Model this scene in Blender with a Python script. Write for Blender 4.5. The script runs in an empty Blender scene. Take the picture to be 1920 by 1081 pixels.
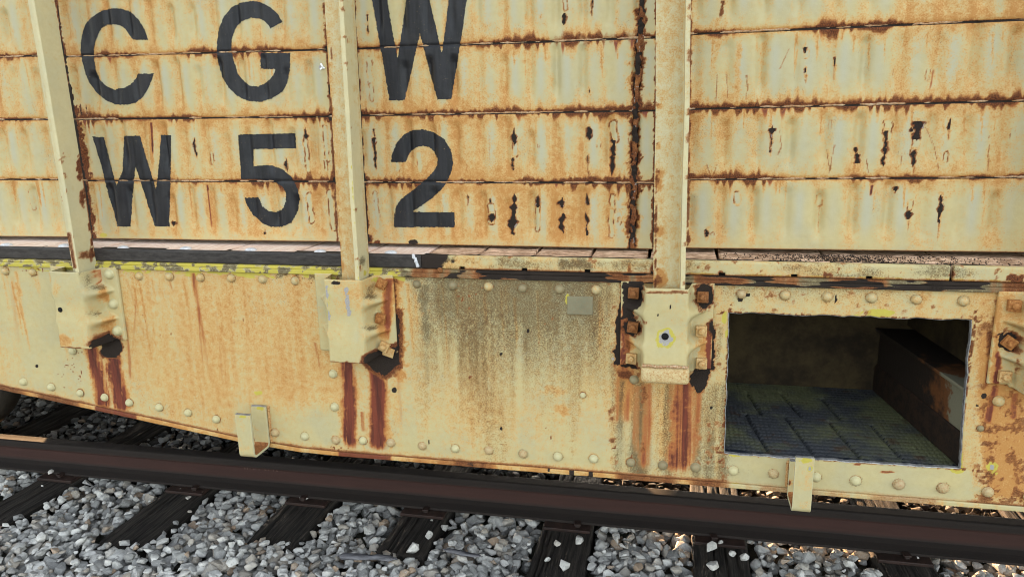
import bpy, bmesh, math, random
import numpy as np
from mathutils import Vector, Matrix

# ------------------------------------------------------------------ camera, world, sun, exposure
S = bpy.context.scene
COL = S.collection
R = math.radians
CAM = np.array([0.0, -2.0, 1.6])
FPX = 1400.0
YAW, PITCH, ROLL = R(12.4216), R(12.99627), R(-1.1585)
_cy, _sy, _cp, _sp = math.cos(YAW), math.sin(YAW), math.cos(PITCH), math.sin(PITCH)
_f = np.array([-_sy * _cp, _cy * _cp, -_sp]); _r = np.array([_cy, _sy, 0.0]); _u = np.cross(_r, _f)
_c, _s = math.cos(ROLL), math.sin(ROLL)
RT, UP, FW = _c * _r + _s * _u, -_s * _r + _c * _u, _f
cd = bpy.data.cameras.new('camera'); cam = bpy.data.objects.new('camera', cd); COL.objects.link(cam)
cd.sensor_width = 36.0; cd.lens = FPX / 1920 * 36.0; cd.clip_end = 2000; cd.clip_start = 0.05
cam.matrix_world = Matrix(((RT[0], UP[0], -FW[0], CAM[0]), (RT[1], UP[1], -FW[1], CAM[1]), (RT[2], UP[2], -FW[2], CAM[2]), (0, 0, 0, 1)))
S.camera = cam

SUN_EL, SUN_AZ = R(8.8), R(-32)      # azimuth measured from +Y (behind the car) towards +X
wd = bpy.data.worlds.new('World'); S.world = wd; wd.use_nodes = True
wn = wd.node_tree; bg = wn.nodes['Background']
sky = wn.nodes.new('ShaderNodeTexSky'); sky.sky_type = 'NISHITA'; sky.sun_disc = False
sky.sun_elevation = SUN_EL; sky.sun_rotation = SUN_AZ; sky.air_density = 1.0; sky.dust_density = 2.0; sky.ozone_density = 0.6
hs = wn.nodes.new('ShaderNodeHueSaturation'); hs.inputs['Saturation'].default_value = 0.42   # thin high haze takes most of the blue out of the sky
wn.links.new(sky.outputs[0], hs.inputs['Color']); wn.links.new(hs.outputs[0], bg.inputs[0]); bg.inputs[1].default_value = 0.15
sl = bpy.data.lights.new('sun', 'SUN'); sl.energy = 4.5; sl.angle = R(0.5); sl.color = (1.0, 0.60, 0.30)
sun = bpy.data.objects.new('sun', sl); COL.objects.link(sun)
sd = Vector((math.sin(SUN_AZ) * math.cos(SUN_EL), math.cos(SUN_AZ) * math.cos(SUN_EL), math.sin(SUN_EL)))
sun.rotation_euler = sd.to_track_quat('Z', 'Y').to_euler(); sun.location = sd * 30
vs = S.view_settings; vs.view_transform = 'Standard'; vs.look = 'None'; vs.gamma = 1.0
vs.exposure = 2.9
S.cycles.filter_width = 1.0

def at(px, py, Y):
    """photo pixel -> point on the vertical plane at depth Y"""
    d = RT * ((px - 960) / FPX) - UP * ((py - 540.5) / FPX) + FW
    return CAM + d * (Y - CAM[1]) / d[1]
def atz(px, py, Z):
    d = RT * ((px - 960) / FPX) - UP * ((py - 540.5) / FPX) + FW
    return CAM + d * (Z - CAM[2]) / d[2]
def project(P):
    v = P - CAM
    w = np.maximum(v @ FW, 0.05)
    return 960 + FPX * (v @ RT) / w, 540.5 - FPX * (v @ UP) / w

# ------------------------------------------------------------------ numpy noise
def _h(ix, iy, s):
    h = (ix.astype(np.int64) * 374761393 + iy.astype(np.int64) * 668265263 + s * 974634541) & 0xffffffff
    h = ((h ^ (h >> 13)) * 1274126177) & 0xffffffff
    h = ((h ^ (h >> 15)) * 2246822519) & 0xffffffff
    return ((h ^ (h >> 16)) & 0xffffff) / float(0xffffff)
def vn(x, y, s=0):
    x = np.asarray(x, float); y = np.asarray(y, float) + 0 * x; x = x + 0 * y
    ix, iy = np.floor(x), np.floor(y); fx, fy = x - ix, y - iy
    fx = fx * fx * (3 - 2 * fx); fy = fy * fy * (3 - 2 * fy)
    a, b, c, d = _h(ix, iy, s), _h(ix + 1, iy, s), _h(ix, iy + 1, s), _h(ix + 1, iy + 1, s)
    return (a * (1 - fx) + b * fx) * (1 - fy) + (c * (1 - fx) + d * fx) * fy
def fbm(x, y, s=0, o=4, g=0.55):
    t = 0; a = 1; n = 0
    for i in range(o):
        t = t + a * vn(x * 2 ** i, y * 2 ** i, s + i * 17); n += a; a *= g
    return t / n
def sst(a, b, x):
    t = np.clip((x - a) / (b - a + 1e-9), 0, 1); return t * t * (3 - 2 * t)

# ------------------------------------------------------------------ objects
def tag(o, label=None, cat=None, group=None, kind=None):
    if label: o['label'] = label
    if cat: o['category'] = cat
    if group: o['group'] = group
    if kind: o['kind'] = kind
    return o
def empty(name, loc=(0, 0, 0)):
    o = bpy.data.objects.new(name, None); o.location = loc; COL.objects.link(o); return o
def link_mesh(name, me, mat=None, parent=None):
    o = bpy.data.objects.new(name, me); COL.objects.link(o)
    if mat: me.materials.append(mat)
    if parent: o.parent = parent
    return o
def np_mesh(name, V, F, mat=None, parent=None, attrs=None, smooth=True):
    """V (n,3); F (m,4) int or list of (m,k) arrays"""
    me = bpy.data.meshes.new(name)
    Fs = F if isinstance(F, list) else [F]
    Fs = [f for f in Fs if len(f)]
    me.vertices.add(len(V)); me.vertices.foreach_set('co', np.asarray(V, np.float32).ravel())
    li = np.concatenate([f.ravel() for f in Fs]).astype(np.int32)
    tot = np.concatenate([np.full(len(f), f.shape[1]) for f in Fs]).astype(np.int32)
    st = np.concatenate([[0], np.cumsum(tot)[:-1]]).astype(np.int32)
    me.loops.add(len(li)); me.loops.foreach_set('vertex_index', li)
    me.polygons.add(len(tot)); me.polygons.foreach_set('loop_start', st); me.polygons.foreach_set('loop_total', tot)
    me.update(calc_edges=True)
    me.polygons.foreach_set('use_smooth', np.full(len(tot), bool(smooth)))
    for k, v in (attrs or {}).items():
        a = me.attributes.new(k, 'FLOAT_COLOR', 'POINT'); a.data.foreach_set('color', np.asarray(v, np.float32).ravel())
    me.validate(verbose=False)
    return link_mesh(name, me, mat, parent)
class MB:
    """collects boxes, tubes and prisms into one mesh"""
    def __init__(s): s.V = []; s.F = []; s.n = 0
    def add(s, V, F):
        V = [tuple(map(float, v)) for v in V]
        s.V += V; s.F += [tuple(i + s.n for i in f) for f in F]; s.n += len(V)
    def box(s, x0, x1, y0, y1, z0, z1):
        s.add([(x0, y0, z0), (x1, y0, z0), (x1, y1, z0), (x0, y1, z0), (x0, y0, z1), (x1, y0, z1), (x1, y1, z1), (x0, y1, z1)],
              [(0, 3, 2, 1), (4, 5, 6, 7), (0, 1, 5, 4), (1, 2, 6, 5), (2, 3, 7, 6), (3, 0, 4, 7)])
    def prism(s, pts, axis, a, b):
        """closed polygon of 2D points extruded along axis from a to b"""
        def p3(p, t):
            return {'x': (t, p[0], p[1]), 'y': (p[0], t, p[1]), 'z': (p[0], p[1], t)}[axis]
        n = len(pts)
        V = [p3(p, a) for p in pts] + [p3(p, b) for p in pts]
        s.add(V, [tuple(range(n)), tuple(range(2 * n - 1, n - 1, -1))] + [(i, i + n, (i + 1) % n + n, (i + 1) % n) for i in range(n)])
    def lathe(s, prof, c, axis='y', seg=20):
        """prof: (radius, height) pairs; the height runs along -axis (towards the viewer for y)"""
        V = []
        for r_, h_ in prof:
            for k in range(seg):
                a = 2 * math.pi * k / seg; u, w = r_ * math.cos(a), r_ * math.sin(a)
                V.append({'y': (c[0] + u, c[1] - h_, c[2] + w), 'z': (c[0] + u, c[1] + w, c[2] + h_), 'x': (c[0] + h_, c[1] + u, c[2] + w)}[axis])
        F = []
        for i in range(len(prof) - 1):
            for k in range(seg):
                k2 = (k + 1) % seg
                F.append((i * seg + k, i * seg + k2, (i + 1) * seg + k2, (i + 1) * seg + k))
        F.append(tuple((len(prof) - 1) * seg + k for k in range(seg)))
        s.add(V, F)
    def build(s, name, mat=None, parent=None, smooth=False, bevel=0.0, seg=2, attrs=None):
        me = bpy.data.meshes.new(name); me.from_pydata(s.V, [], s.F); me.update()
        bm = bmesh.new(); bm.from_mesh(me); bmesh.ops.recalc_face_normals(bm, faces=bm.faces)
        if bevel:
            ed = [e for e in bm.edges if len(e.link_faces) == 2 and e.calc_face_angle(0) > 0.5]
            bmesh.ops.bevel(bm, geom=ed, offset=bevel, segments=seg, affect='EDGES', profile=0.5)
        bm.to_mesh(me); bm.free()
        if smooth: me.polygons.foreach_set('use_smooth', np.ones(len(me.polygons), bool))
        return link_mesh(name, me, mat, parent)
def copy_to(o, parent, loc=None):
    c = o.copy(); COL.objects.link(c); c.parent = parent
    if loc is not None: c.location = loc
    return c

# ------------------------------------------------------------------ node helpers
class NT:
    def __init__(s, name, rough=0.6):
        s.m = bpy.data.materials.new(name); s.m.use_nodes = True; s.t = s.m.node_tree
        s.b = s.t.nodes['Principled BSDF']; s.b.inputs['Roughness'].default_value = rough
        s.b.inputs['Specular IOR Level'].default_value = 0.3
    def put(s, sock, v):
        if v is None: return
        if hasattr(v, 'links') or isinstance(v, bpy.types.NodeSocket): s.t.links.new(v, sock)
        elif isinstance(v, (tuple, list)) and len(v) == 3 and sock.type == 'RGBA': sock.default_value = (*v, 1)
        else: sock.default_value = v
    def math(s, op, a, b=None, c=None, clamp=False):
        n = s.t.nodes.new('ShaderNodeMath'); n.operation = op; n.use_clamp = clamp
        for i, v in enumerate((a, b, c)): s.put(n.inputs[i], v)
        return n.outputs[0]
    def add(s, a, b): return s.math('ADD', a, b)
    def mul(s, a, b): return s.math('MULTIPLY', a, b)
    def step(s, lo, hi, v):
        n = s.t.nodes.new('ShaderNodeMapRange'); n.interpolation_type = 'SMOOTHSTEP'
        n.inputs['From Min'].default_value = lo; n.inputs['From Max'].default_value = hi
        s.put(n.inputs['Value'], v); return n.outputs[0]
    def mix(s, f, a, b, mode='MIX'):
        n = s.t.nodes.new('ShaderNodeMix'); n.data_type = 'RGBA'; n.blend_type = mode
        s.put(n.inputs[0], f); s.put(n.inputs[6], a); s.put(n.inputs[7], b); return n.outputs[2]
    def coord(s, scale=(1, 1, 1), rnd=False):
        tc = s.t.nodes.new('ShaderNodeTexCoord'); mp = s.t.nodes.new('ShaderNodeMapping')
        mp.inputs['Scale'].default_value = scale; s.t.links.new(tc.outputs['Object'], mp.inputs['Vector'])
        if rnd:
            oi = s.t.nodes.new('ShaderNodeObjectInfo'); m = s.mul(oi.outputs['Random'], 37.0)
            s.t.links.new(m, mp.inputs['Location'])
        return mp.outputs[0]
    def noise(s, vec, scale, detail=4.0, rough=0.55, dist=0.0):
        n = s.t.nodes.new('ShaderNodeTexNoise'); s.put(n.inputs['Vector'], vec)
        n.inputs['Scale'].default_value = scale; n.inputs['Detail'].default_value = detail
        n.inputs['Roughness'].default_value = rough; n.inputs['Distortion'].default_value = dist
        return n.outputs[0]
    def attr(s, name):
        n = s.t.nodes.new('ShaderNodeAttribute'); n.attribute_name = name
        sp = s.t.nodes.new('ShaderNodeSeparateColor'); s.t.links.new(n.outputs['Color'], sp.inputs[0])
        return sp.outputs[0], sp.outputs[1], sp.outputs[2], n.outputs['Alpha']
    def bump(s, h, dist=0.002, strength=0.5):
        n = s.t.nodes.new('ShaderNodeBump'); n.inputs['Distance'].default_value = dist; n.inputs['Strength'].default_value = strength
        s.put(n.inputs['Height'], h); s.t.links.new(n.outputs[0], s.b.inputs['Normal'])
    def base(s, c): s.put(s.b.inputs['Base Color'], c)
    def rough(s, r): s.put(s.b.inputs['Roughness'], r)

CREAM = (0.480, 0.403, 0.204); CREAM2 = (0.428, 0.380, 0.222)
def paint_material(name, cream=CREAM, cream2=CREAM2, painted=True, wash0=0.0, rust0=0.0, yellow0=0.0):
    """weathered paint. painted: takes the wear masks mA (wash, rust, black, yellow) and mB (clean, grime, red streak, bare) of the mesh"""
    t = NT(name, 0.5)
    v = t.coord(rnd=not painted)
    n_big = t.noise(v, 9, 5, 0.6); n_mid = t.noise(v, 55, 6, 0.68); n_fine = t.noise(v, 260, 5, 0.75)
    n_str = t.noise(t.coord((55, 55, 5), rnd=not painted), 1.0, 5, 0.6)
    n_speck = t.noise(v, 420, 3, 0.6)
    if painted:
        wash, rust, black, yel = t.attr('mA'); clean, grime, red, bare = t.attr('mB')
    else:
        wash, rust, black, yel = wash0, rust0, 0.0, yellow0; clean, grime, red, bare = 0.0, 0.0, 0.0, 0.0
    c = t.mix(t.step(0.35, 0.68, n_big), cream, cream2)
    c = t.mix(t.mul(t.step(0.3, 0.75, n_mid), 0.35), c, (cream[0] * .80, cream[1] * .74, cream[2] * .66))
    c = t.mix(t.mul(clean, 0.75), c, (0.395, 0.385, 0.285))
    # thin rust wash
    w = t.add(wash, t.add(t.mul(t.add(n_mid, -0.5), 1.1), t.add(t.mul(t.add(n_str, -0.5), 0.35), t.mul(t.add(n_fine, -0.5), 1.5))))
    w = t.mul(t.step(0.05, 1.05, w), t.step(0.0, 0.25, wash))
    c = t.mix(t.mul(t.step(0.0, 0.5, w), 0.85), c, (0.52, 0.352, 0.142))
    c = t.mix(t.mul(t.step(0.3, 0.8, w), 0.8), c, (0.51, 0.282, 0.092))
    c = t.mix(t.mul(t.step(0.62, 1.0, w), 0.85), c, (0.42, 0.190, 0.050))
    sp = t.mul(t.step(0.56, 0.70, n_fine), t.step(0.15, 0.7, w)); c = t.mix(t.mul(sp, 0.6), c, (0.36, 0.155, 0.042))
    sp = t.mul(t.step(0.60, 0.66, n_speck), t.step(0.52, 0.66, n_big)); c = t.mix(t.mul(t.mul(sp, t.step(0.1, 0.4, wash)), 0.85), c, (0.16, 0.055, 0.02))
    # olive grime, speckled
    g = t.add(grime, t.add(t.mul(t.add(n_fine, -0.5), 2.0), t.add(t.mul(t.add(n_speck, -0.5), 1.1), t.mul(t.add(n_mid, -0.5), 0.6))))
    g = t.mul(t.step(0.18, 0.95, g), t.step(0.0, 0.15, grime))
    c = t.mix(t.mul(g, 0.84), c, t.mix(n_mid, (0.028, 0.018, 0.0085), (0.102, 0.066, 0.029)))
    # yellow touch-up paint
    y = t.step(0.35, 0.6, t.add(yel, t.mul(t.add(n_mid, -0.5), 0.6)))
    c = t.mix(y, c, t.mix(n_mid, (0.54, 0.45, 0.055), (0.36, 0.30, 0.07)))
    # red-brown run-off
    r_ = t.add(red, t.add(t.mul(t.add(n_str, -0.5), 0.5), t.mul(t.add(n_fine, -0.5), 0.35)))
    r_ = t.mul(t.step(0.15, 0.85, r_), t.step(0.0, 0.12, red))
    c = t.mix(t.mul(t.step(0.01, 0.5, red), 0.7), c, (0.42, 0.18, 0.05)); c = t.mix(t.mul(t.step(0.0, 0.6, r_), 0.9), c, (0.32, 0.10, 0.03)); c = t.mix(t.step(0.45, 1.05, r_), c, t.mix(t.step(0.35, 0.65, n_str), (0.060, 0.014, 0.010), (0.165, 0.036, 0.018)))
    # scale rust
    ru = t.step(0.24, 0.78, t.add(rust, t.add(t.mul(t.add(n_fine, -0.5), 1.0), t.mul(t.add(n_mid, -0.5), 0.4))))
    ru = t.mul(ru, t.step(0.02, 0.2, rust))
    halo = t.step(0.04, 0.45, t.add(rust, t.mul(t.mul(t.add(n_fine, -0.5), 0.7), t.step(0.0, 0.1, rust))))
    c = t.mix(t.mul(halo, 0.75), c, (0.36, 0.125, 0.032))
    c = t.mix(ru, c, t.mix(t.step(0.35, 0.65, n_speck), (0.065, 0.022, 0.011), (0.22, 0.068, 0.021)))
    # bare metal / white flakes
    ba = t.step(0.4, 0.6, t.add(bare, t.mul(t.add(n_fine, -0.5), 0.5)))
    c = t.mix(ba, c, t.mix(n_fine, (0.17, 0.16, 0.17), (0.46, 0.43, 0.39)))
    bl = t.step(0.38, 0.6, t.add(black, t.mul(t.add(n_fine, -0.5), 0.5)))
    c = t.mix(bl, c, t.mix(n_speck, (0.010, 0.008, 0.007), (0.035, 0.022, 0.015)))
    t.base(c)
    rr = t.math('MAXIMUM', t.mul(w, 0.6), t.math('MAXIMUM', ru, bl))
    t.rough(t.add(t.mul(rr, 0.38), t.add(0.44, t.mul(n_mid, 0.12))))
    h = t.add(t.add(t.mul(n_fine, 0.35), t.mul(n_mid, 0.6)), t.add(t.mul(t.mul(ru, n_speck), 2.2), t.mul(bl, -1.5)))
    t.bump(h, 0.0022, 0.75)
    return t.m
def simple_material(name, c1, c2, scale=60, rough=0.8, bump=0.6, stretch=(1, 1, 1), metal=0.0, dist=0.002, contrast=(0.35, 0.65), rnd=True):
    t = NT(name, rough); v = t.coord(stretch, rnd); n = t.noise(v, scale, 6, 0.65); n2 = t.noise(v, scale * 5, 4, 0.7)
    f = t.step(contrast[0], contrast[1], t.add(t.mul(n, 0.7), t.mul(n2, 0.3)))
    t.base(t.mix(f, c1, c2)); t.bump(t.add(n, t.mul(n2, 0.5)), dist, bump); t.b.inputs['Metallic'].default_value = metal
    return t.m
M = {}
M['paint'] = paint_material('weathered cream paint')
M['stake'] = paint_material('stake cream paint', (0.555, 0.485, 0.285), (0.50, 0.455, 0.285))
t = NT('faded blue black stencil paint', 0.5); v = t.coord(); n1 = t.noise(t.coord((80, 80, 9)), 1, 5, .6); n2 = t.noise(v, 13, 5, .6); n3 = t.noise(v, 330, 3, .65); n4 = t.noise(v, 45, 5, .7)
c = t.mix(t.step(.3, .7, n1), (.0075, .0078, .0100), (.0185, .019, .0235)); c = t.mix(t.mul(t.step(.5, .72, n2), .5), c, (.030, .029, .031))
ch_ = t.mul(t.step(.60, .66, n3), t.step(.55, .68, n4)); c = t.mix(t.mul(ch_, .8), c, (.24, .17, .075)); t.base(c); t.bump(t.add(n4, n3), .0015, .4); M['letter'] = t.m
M['rivet'] = paint_material('rivet paint', (0.46, 0.39, 0.21), (0.42, 0.37, 0.21), painted=False, wash0=0.36, rust0=0.12)
M['rivet_clean'] = paint_material('rivet cream paint', (0.50, 0.45, 0.25), (0.46, 0.43, 0.26), painted=False, wash0=0.12, rust0=0.06)
M['rivet_chipped'] = paint_material('chipped rivet paint', (0.47, 0.41, 0.22), (0.42, 0.37, 0.22), painted=False, wash0=0.14, rust0=0.22)
M['rivet_grime'] = paint_material('rivet grimy paint', (0.26, 0.23, 0.13), (0.17, 0.15, 0.085), painted=False, wash0=0.0, rust0=0.12)
M['nut_rust'] = paint_material('rusty nut', (0.40, 0.22, 0.08), (0.28, 0.11, 0.04), painted=False, wash0=0.9, rust0=0.34)
M['nut_black'] = paint_material('blackened nut', (0.10, 0.05, 0.03), (0.06, 0.035, 0.02), painted=False, wash0=0.6, rust0=0.5)
M['nut_cream'] = paint_material('painted nut', (0.55, 0.43, 0.22), (0.5, 0.36, 0.16), painted=False, wash0=0.45, rust0=0.2)
M['weld'] = paint_material('weld bead paint', (0.62, 0.56, 0.40), (0.36, 0.27, 0.16), painted=False, wash0=0.28, rust0=0.30)
M['bracket'] = paint_material('fresh cream paint', (0.54, 0.50, 0.31), (0.50, 0.48, 0.31), painted=False, wash0=0.05)
M['bare'] = simple_material('torch cut bare steel', (0.12, 0.115, 0.115), (0.36, 0.35, 0.34), 60, 0.45, 0.5, metal=0.3)
M['flange'] = paint_material('flange edge paint', (0.55, 0.42, 0.22), (0.50, 0.32, 0.16), painted=False, wash0=0.5, rust0=0.27)
M['dark_beam'] = simple_material('dark mill scale steel', (0.018, 0.015, 0.014), (0.050, 0.043, 0.040), 25, 0.55, 0.4, (1, 1, 4), rnd=False)
M['black'] = simple_material('black recess', (0.004, 0.004, 0.004), (0.008, 0.007, 0.006), 50, 0.9)
M['patch'] = paint_material('grimy patch', (0.23, 0.215, 0.135), (0.16, 0.15, 0.095), painted=False, wash0=0.0, rust0=0.08)
M['cap'] = paint_material('cap paint', (0.60, 0.49, 0.26), (0.56, 0.50, 0.28), painted=False, wash0=0.28, rust0=0.2)
M['underframe'] = simple_material('dark dirty underframe', (0.022, 0.018, 0.014), (0.05, 0.04, 0.03), 12, 0.85)
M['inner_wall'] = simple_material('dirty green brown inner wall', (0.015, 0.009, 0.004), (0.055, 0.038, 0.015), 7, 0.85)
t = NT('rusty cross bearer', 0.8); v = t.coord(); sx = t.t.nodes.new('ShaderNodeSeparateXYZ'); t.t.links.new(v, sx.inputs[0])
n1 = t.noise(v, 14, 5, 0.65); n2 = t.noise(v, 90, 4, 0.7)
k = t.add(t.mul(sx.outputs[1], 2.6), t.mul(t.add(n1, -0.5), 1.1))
c = t.mix(t.step(0.30, 0.42, k), (0.20, 0.185, 0.125), t.mix(n2, (0.10, 0.035, 0.012), (0.19, 0.075, 0.024))); c = t.mix(t.step(0.5, 0.72, k), c, (0.020, 0.013, 0.009))  # paint and rust near the front; light falloff to the back put into colour
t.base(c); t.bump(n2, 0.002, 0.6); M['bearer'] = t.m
M['plank_pale'] = simple_material('pale pinkish deck plank', (0.72, 0.50, 0.39), (0.92, 0.76, 0.65), 9, 0.75, 0.5, (10, 1.2, 3))
M['plank_old'] = simple_material('worn grooved deck plank', (0.22, 0.12, 0.065), (0.74, 0.50, 0.34), 16, 0.85, 0.8, (1.5, 5, 3))
M['bolt_head'] = simple_material('pale galvanised bolt', (0.45, 0.45, 0.47), (0.72, 0.72, 0.74), 80, 0.5)
M['rail'] = simple_material('dark brown rail steel', (0.017, 0.011, 0.009), (0.042, 0.022, 0.017), 30, 0.62, 0.5, (1, 1, 2), rnd=False)
# ------------------------------------------------------------------ wear painter: brushes laid on a surface's own points
CH = {'wash': (0, 0), 'rust': (0, 1), 'black': (0, 2), 'yel': (0, 3), 'clean': (1, 0), 'grime': (1, 1), 'red': (1, 2), 'bare': (1, 3)}
class Painter:
    def __init__(s, P):
        P = np.asarray(P, float).reshape(-1, 3); s.P = P; s.x, s.y = project(P); s.X, s.Z = P[:, 0], P[:, 2]; s.Y = P[:, 1]
        n = len(P); s.M = [np.zeros((n, 4)), np.zeros((n, 4))]
        s.n1 = fbm(s.X * 45 + s.Y * 31, s.Z * 45, 3, 4); s.n2 = fbm(s.X * 160 + s.Y * 90, s.Z * 160, 9, 3)
    def ch(s, c): a, i = CH[c]; return s.M[a][:, i]
    def put(s, c, idx, v):
        a = s.ch(c); a[idx] = np.maximum(a[idx], v)
    def cut(s, c, idx, v):
        a = s.ch(c); a[idx] = a[idx] * (1 - v)
    def bb(s, x0, y0, x1, y1): return np.nonzero((s.x > x0) & (s.x < x1) & (s.y > y0) & (s.y < y1))[0]
    def blob(s, c, cx, cy, rx, ry, a=1.0, soft=0.5, jag=0.5, cut=False):
        i = s.bb(cx - rx * 1.7, cy - ry * 1.7, cx + rx * 1.7, cy + ry * 1.7)
        if not len(i): return
        d = np.hypot((s.x[i] - cx) / rx, (s.y[i] - cy) / ry) + jag * ((s.n1[i] - 0.5) * 1.6 + (s.n2[i] - 0.5) * 0.9)
        v = a * (1 - sst(1 - soft, 1, d))
        (s.cut if cut else s.put)(c, i, v)
    def streak(s, c, x0, y0, x1, y1, w0, w1, a=1.0, fade=0.3, soft=0.7, jag=0.5, head=0.03):
        wm = max(w0, w1) * 1.8
        i = s.bb(min(x0, x1) - wm, y0, max(x0, x1) + wm, y1)
        if not len(i): return
        t = (s.y[i] - y0) / (y1 - y0); cx = x0 + (x1 - x0) * t; w = w0 + (w1 - w0) * t
        d = np.abs(s.x[i] - cx + (vn(s.Z[i] * 14, 0 * t, int(x0) + 5) - .5) * w * 0.4) / np.maximum(w, 0.5) + jag * ((s.n1[i] - 0.5) + (s.n2[i] - 0.5) * 0.8)
        v = a * (1 - sst(1 - soft, 1, d)) * sst(0, head + 1e-6, t) * (1 - sst(1 - fade, 1, t))
        s.put(c, i, v)
    def poly(s, c, pts, a=1.0, soft=4.0, jag=6.0, cut=False):
        p = np.array(pts, float); i = s.bb(p[:, 0].min() - 12, p[:, 1].min() - 12, p[:, 0].max() + 12, p[:, 1].max() + 12)
        if not len(i): return
        d = polydist(p, s.x[i], s.y[i]) + jag * ((s.n1[i] - 0.5) * 1.6 + (s.n2[i] - 0.5) * 1.0)
        v = a * (1 - sst(-soft, soft, d)); (s.cut if cut else s.put)(c, i, v)
    def line(s, c, pts, w, a=1.0, soft=0.6, jag=0.6):
        p = np.array(pts, float); i = s.bb(p[:, 0].min() - 3 * w, p[:, 1].min() - 3 * w, p[:, 0].max() + 3 * w, p[:, 1].max() + 3 * w)
        if not len(i): return
        d = linedist(p, s.x[i], s.y[i]) / w + jag * ((s.n1[i] - 0.5) * 1.5 + (s.n2[i] - 0.5) * 1.0)
        s.put(c, i, a * (1 - sst(1 - soft, 1, d)))
    def attrs(s): return {'mA': np.clip(s.M[0], 0, 1), 'mB': np.clip(s.M[1], 0, 1)}
def linedist(p, x, y):
    d = np.full(len(x), 1e9)
    for (ax, ay), (bx, by) in zip(p[:-1], p[1:]):
        ux, uy = bx - ax, by - ay; t = np.clip(((x - ax) * ux + (y - ay) * uy) / (ux * ux + uy * uy + 1e-9), 0, 1)
        d = np.minimum(d, np.hypot(x - ax - t * ux, y - ay - t * uy))
    return d
def inpoly(p, x, y):
    r = np.zeros(len(x), bool); q = np.roll(p, -1, 0)
    for (ax, ay), (bx, by) in zip(p, q):
        if ay == by: continue
        r ^= ((ay > y) != (by > y)) & (x < (bx - ax) * (y - ay) / (by - ay) + ax)
    return r
def polydist(p, x, y):
    d = linedist(np.vstack([p, p[:1]]), x, y); return np.where(inpoly(p, x, y), -d, d)

def sheet(name, X, Z, Y, keep=None, mat=None, parent=None, thick=0.006, paint=None, smooth=True, up=False):
    """a sheet of plate given on a grid of points, with its cut edges turned back by thick"""
    nu, nv = X.shape; P = np.stack([X, Y, Z], -1).reshape(-1, 3)
    idx = np.arange(nu * nv).reshape(nu, nv)
    q = np.stack([idx[:-1, :-1], idx[1:, :-1], idx[1:, 1:], idx[:-1, 1:]], -1).reshape(-1, 4)
    if keep is not None:
        c = P[q].mean(1); q = q[keep(c)]
    at_ = {}
    if paint:
        pa = Painter(P); paint(pa); at_ = pa.attrs()
    if thick:
        e = np.concatenate([q[:, [k, (k + 1) % 4]] for k in range(4)]); k = np.sort(e, 1); key = k[:, 0].astype(np.int64) * (nu * nv) + k[:, 1]
        u, first, cnt = np.unique(key, return_index=True, return_counts=True); e = e[first[cnt == 1]]
        bv = np.unique(e); rm = np.zeros(nu * nv, int); rm[bv] = np.arange(len(bv)) + nu * nv
        off = np.array([0, 0, -thick]) if up else np.array([0, thick, 0])
        P = np.vstack([P, P[bv] + off]); q2 = np.stack([e[:, 1], e[:, 0], rm[e[:, 0]], rm[e[:, 1]]], 1)
        at_ = {a: np.vstack([v, v[bv]]) for a, v in at_.items()}; q = np.vstack([q, q2])
    used = np.unique(q); rm = np.zeros(len(P), int); rm[used] = np.arange(len(used))
    return np_mesh(name, P[used], rm[q], mat, parent, {a: v[used] for a, v in at_.items()}, smooth)

def spans(*seg):
    """spans((a, step, b), ...) -> rising coordinates"""
    out = []
    for a, st, b in seg:
        n = max(1, int(round((b - a) / st))); out += list(np.linspace(a, b, n + 1)[:-1])
    return np.array(out + [seg[-1][2]])

# ================================================================== THE FREIGHT CAR
CAR = empty('freight_car', (0, 0, 0))
tag(CAR, 'rusty cream freight car side with tall stakes and dark stencilled letters, standing on the track', 'freight car')
ZC = 1.6
YP = 0.13                                 # depth of the boarded wall behind the stakes
# ---- boarded steel wall: four panels, each of welded corrugated boards
BAYS = [dict(x=(-3.4, -1.992), s=[[(0, 106), (75, 105)], [(0, 224), (90, 224)], [(0, 336), (112, 336)], [(0, 443), (130, 444)]]),
        dict(x=(-1.988, -0.992), s=[[(120, 106), (600, 93)], [(145, 223), (615, 218)], [(160, 338), (625, 340)], [(175, 447), (630, 453)]]),
        dict(x=(-0.988, -0.012), s=[[(670, 91), (1190, 71)], [(675, 216), (1200, 207)], [(682, 341), (1190, 342)], [(690, 456), (1180, 466)]]),
        dict(x=(-0.008, 2.2), s=[[(1300, 63), (1920, 36)], [(1295, 204), (1920, 188)], [(1290, 336), (1910, 332)], [(1290, 465), (1920, 473)]])]
FRINGE = {0: .75, 1: 1.0, 2: 1.1, 3: 1.1}
for b in BAYS:
    ls = []
    for p in b['s']:
        a0, a1 = at(*p[0], YP), at(*p[-1], YP); k = (a1[2] - a0[2]) / (a1[0] - a0[0])
        ls.append((a0[0], a0[2], np.clip(k, -0.012, 0.012)))
    b['l'] = ls
def seam_z(b, i, X): x0, z0, k = b['l'][i]; return z0 + k * (X - x0)
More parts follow.
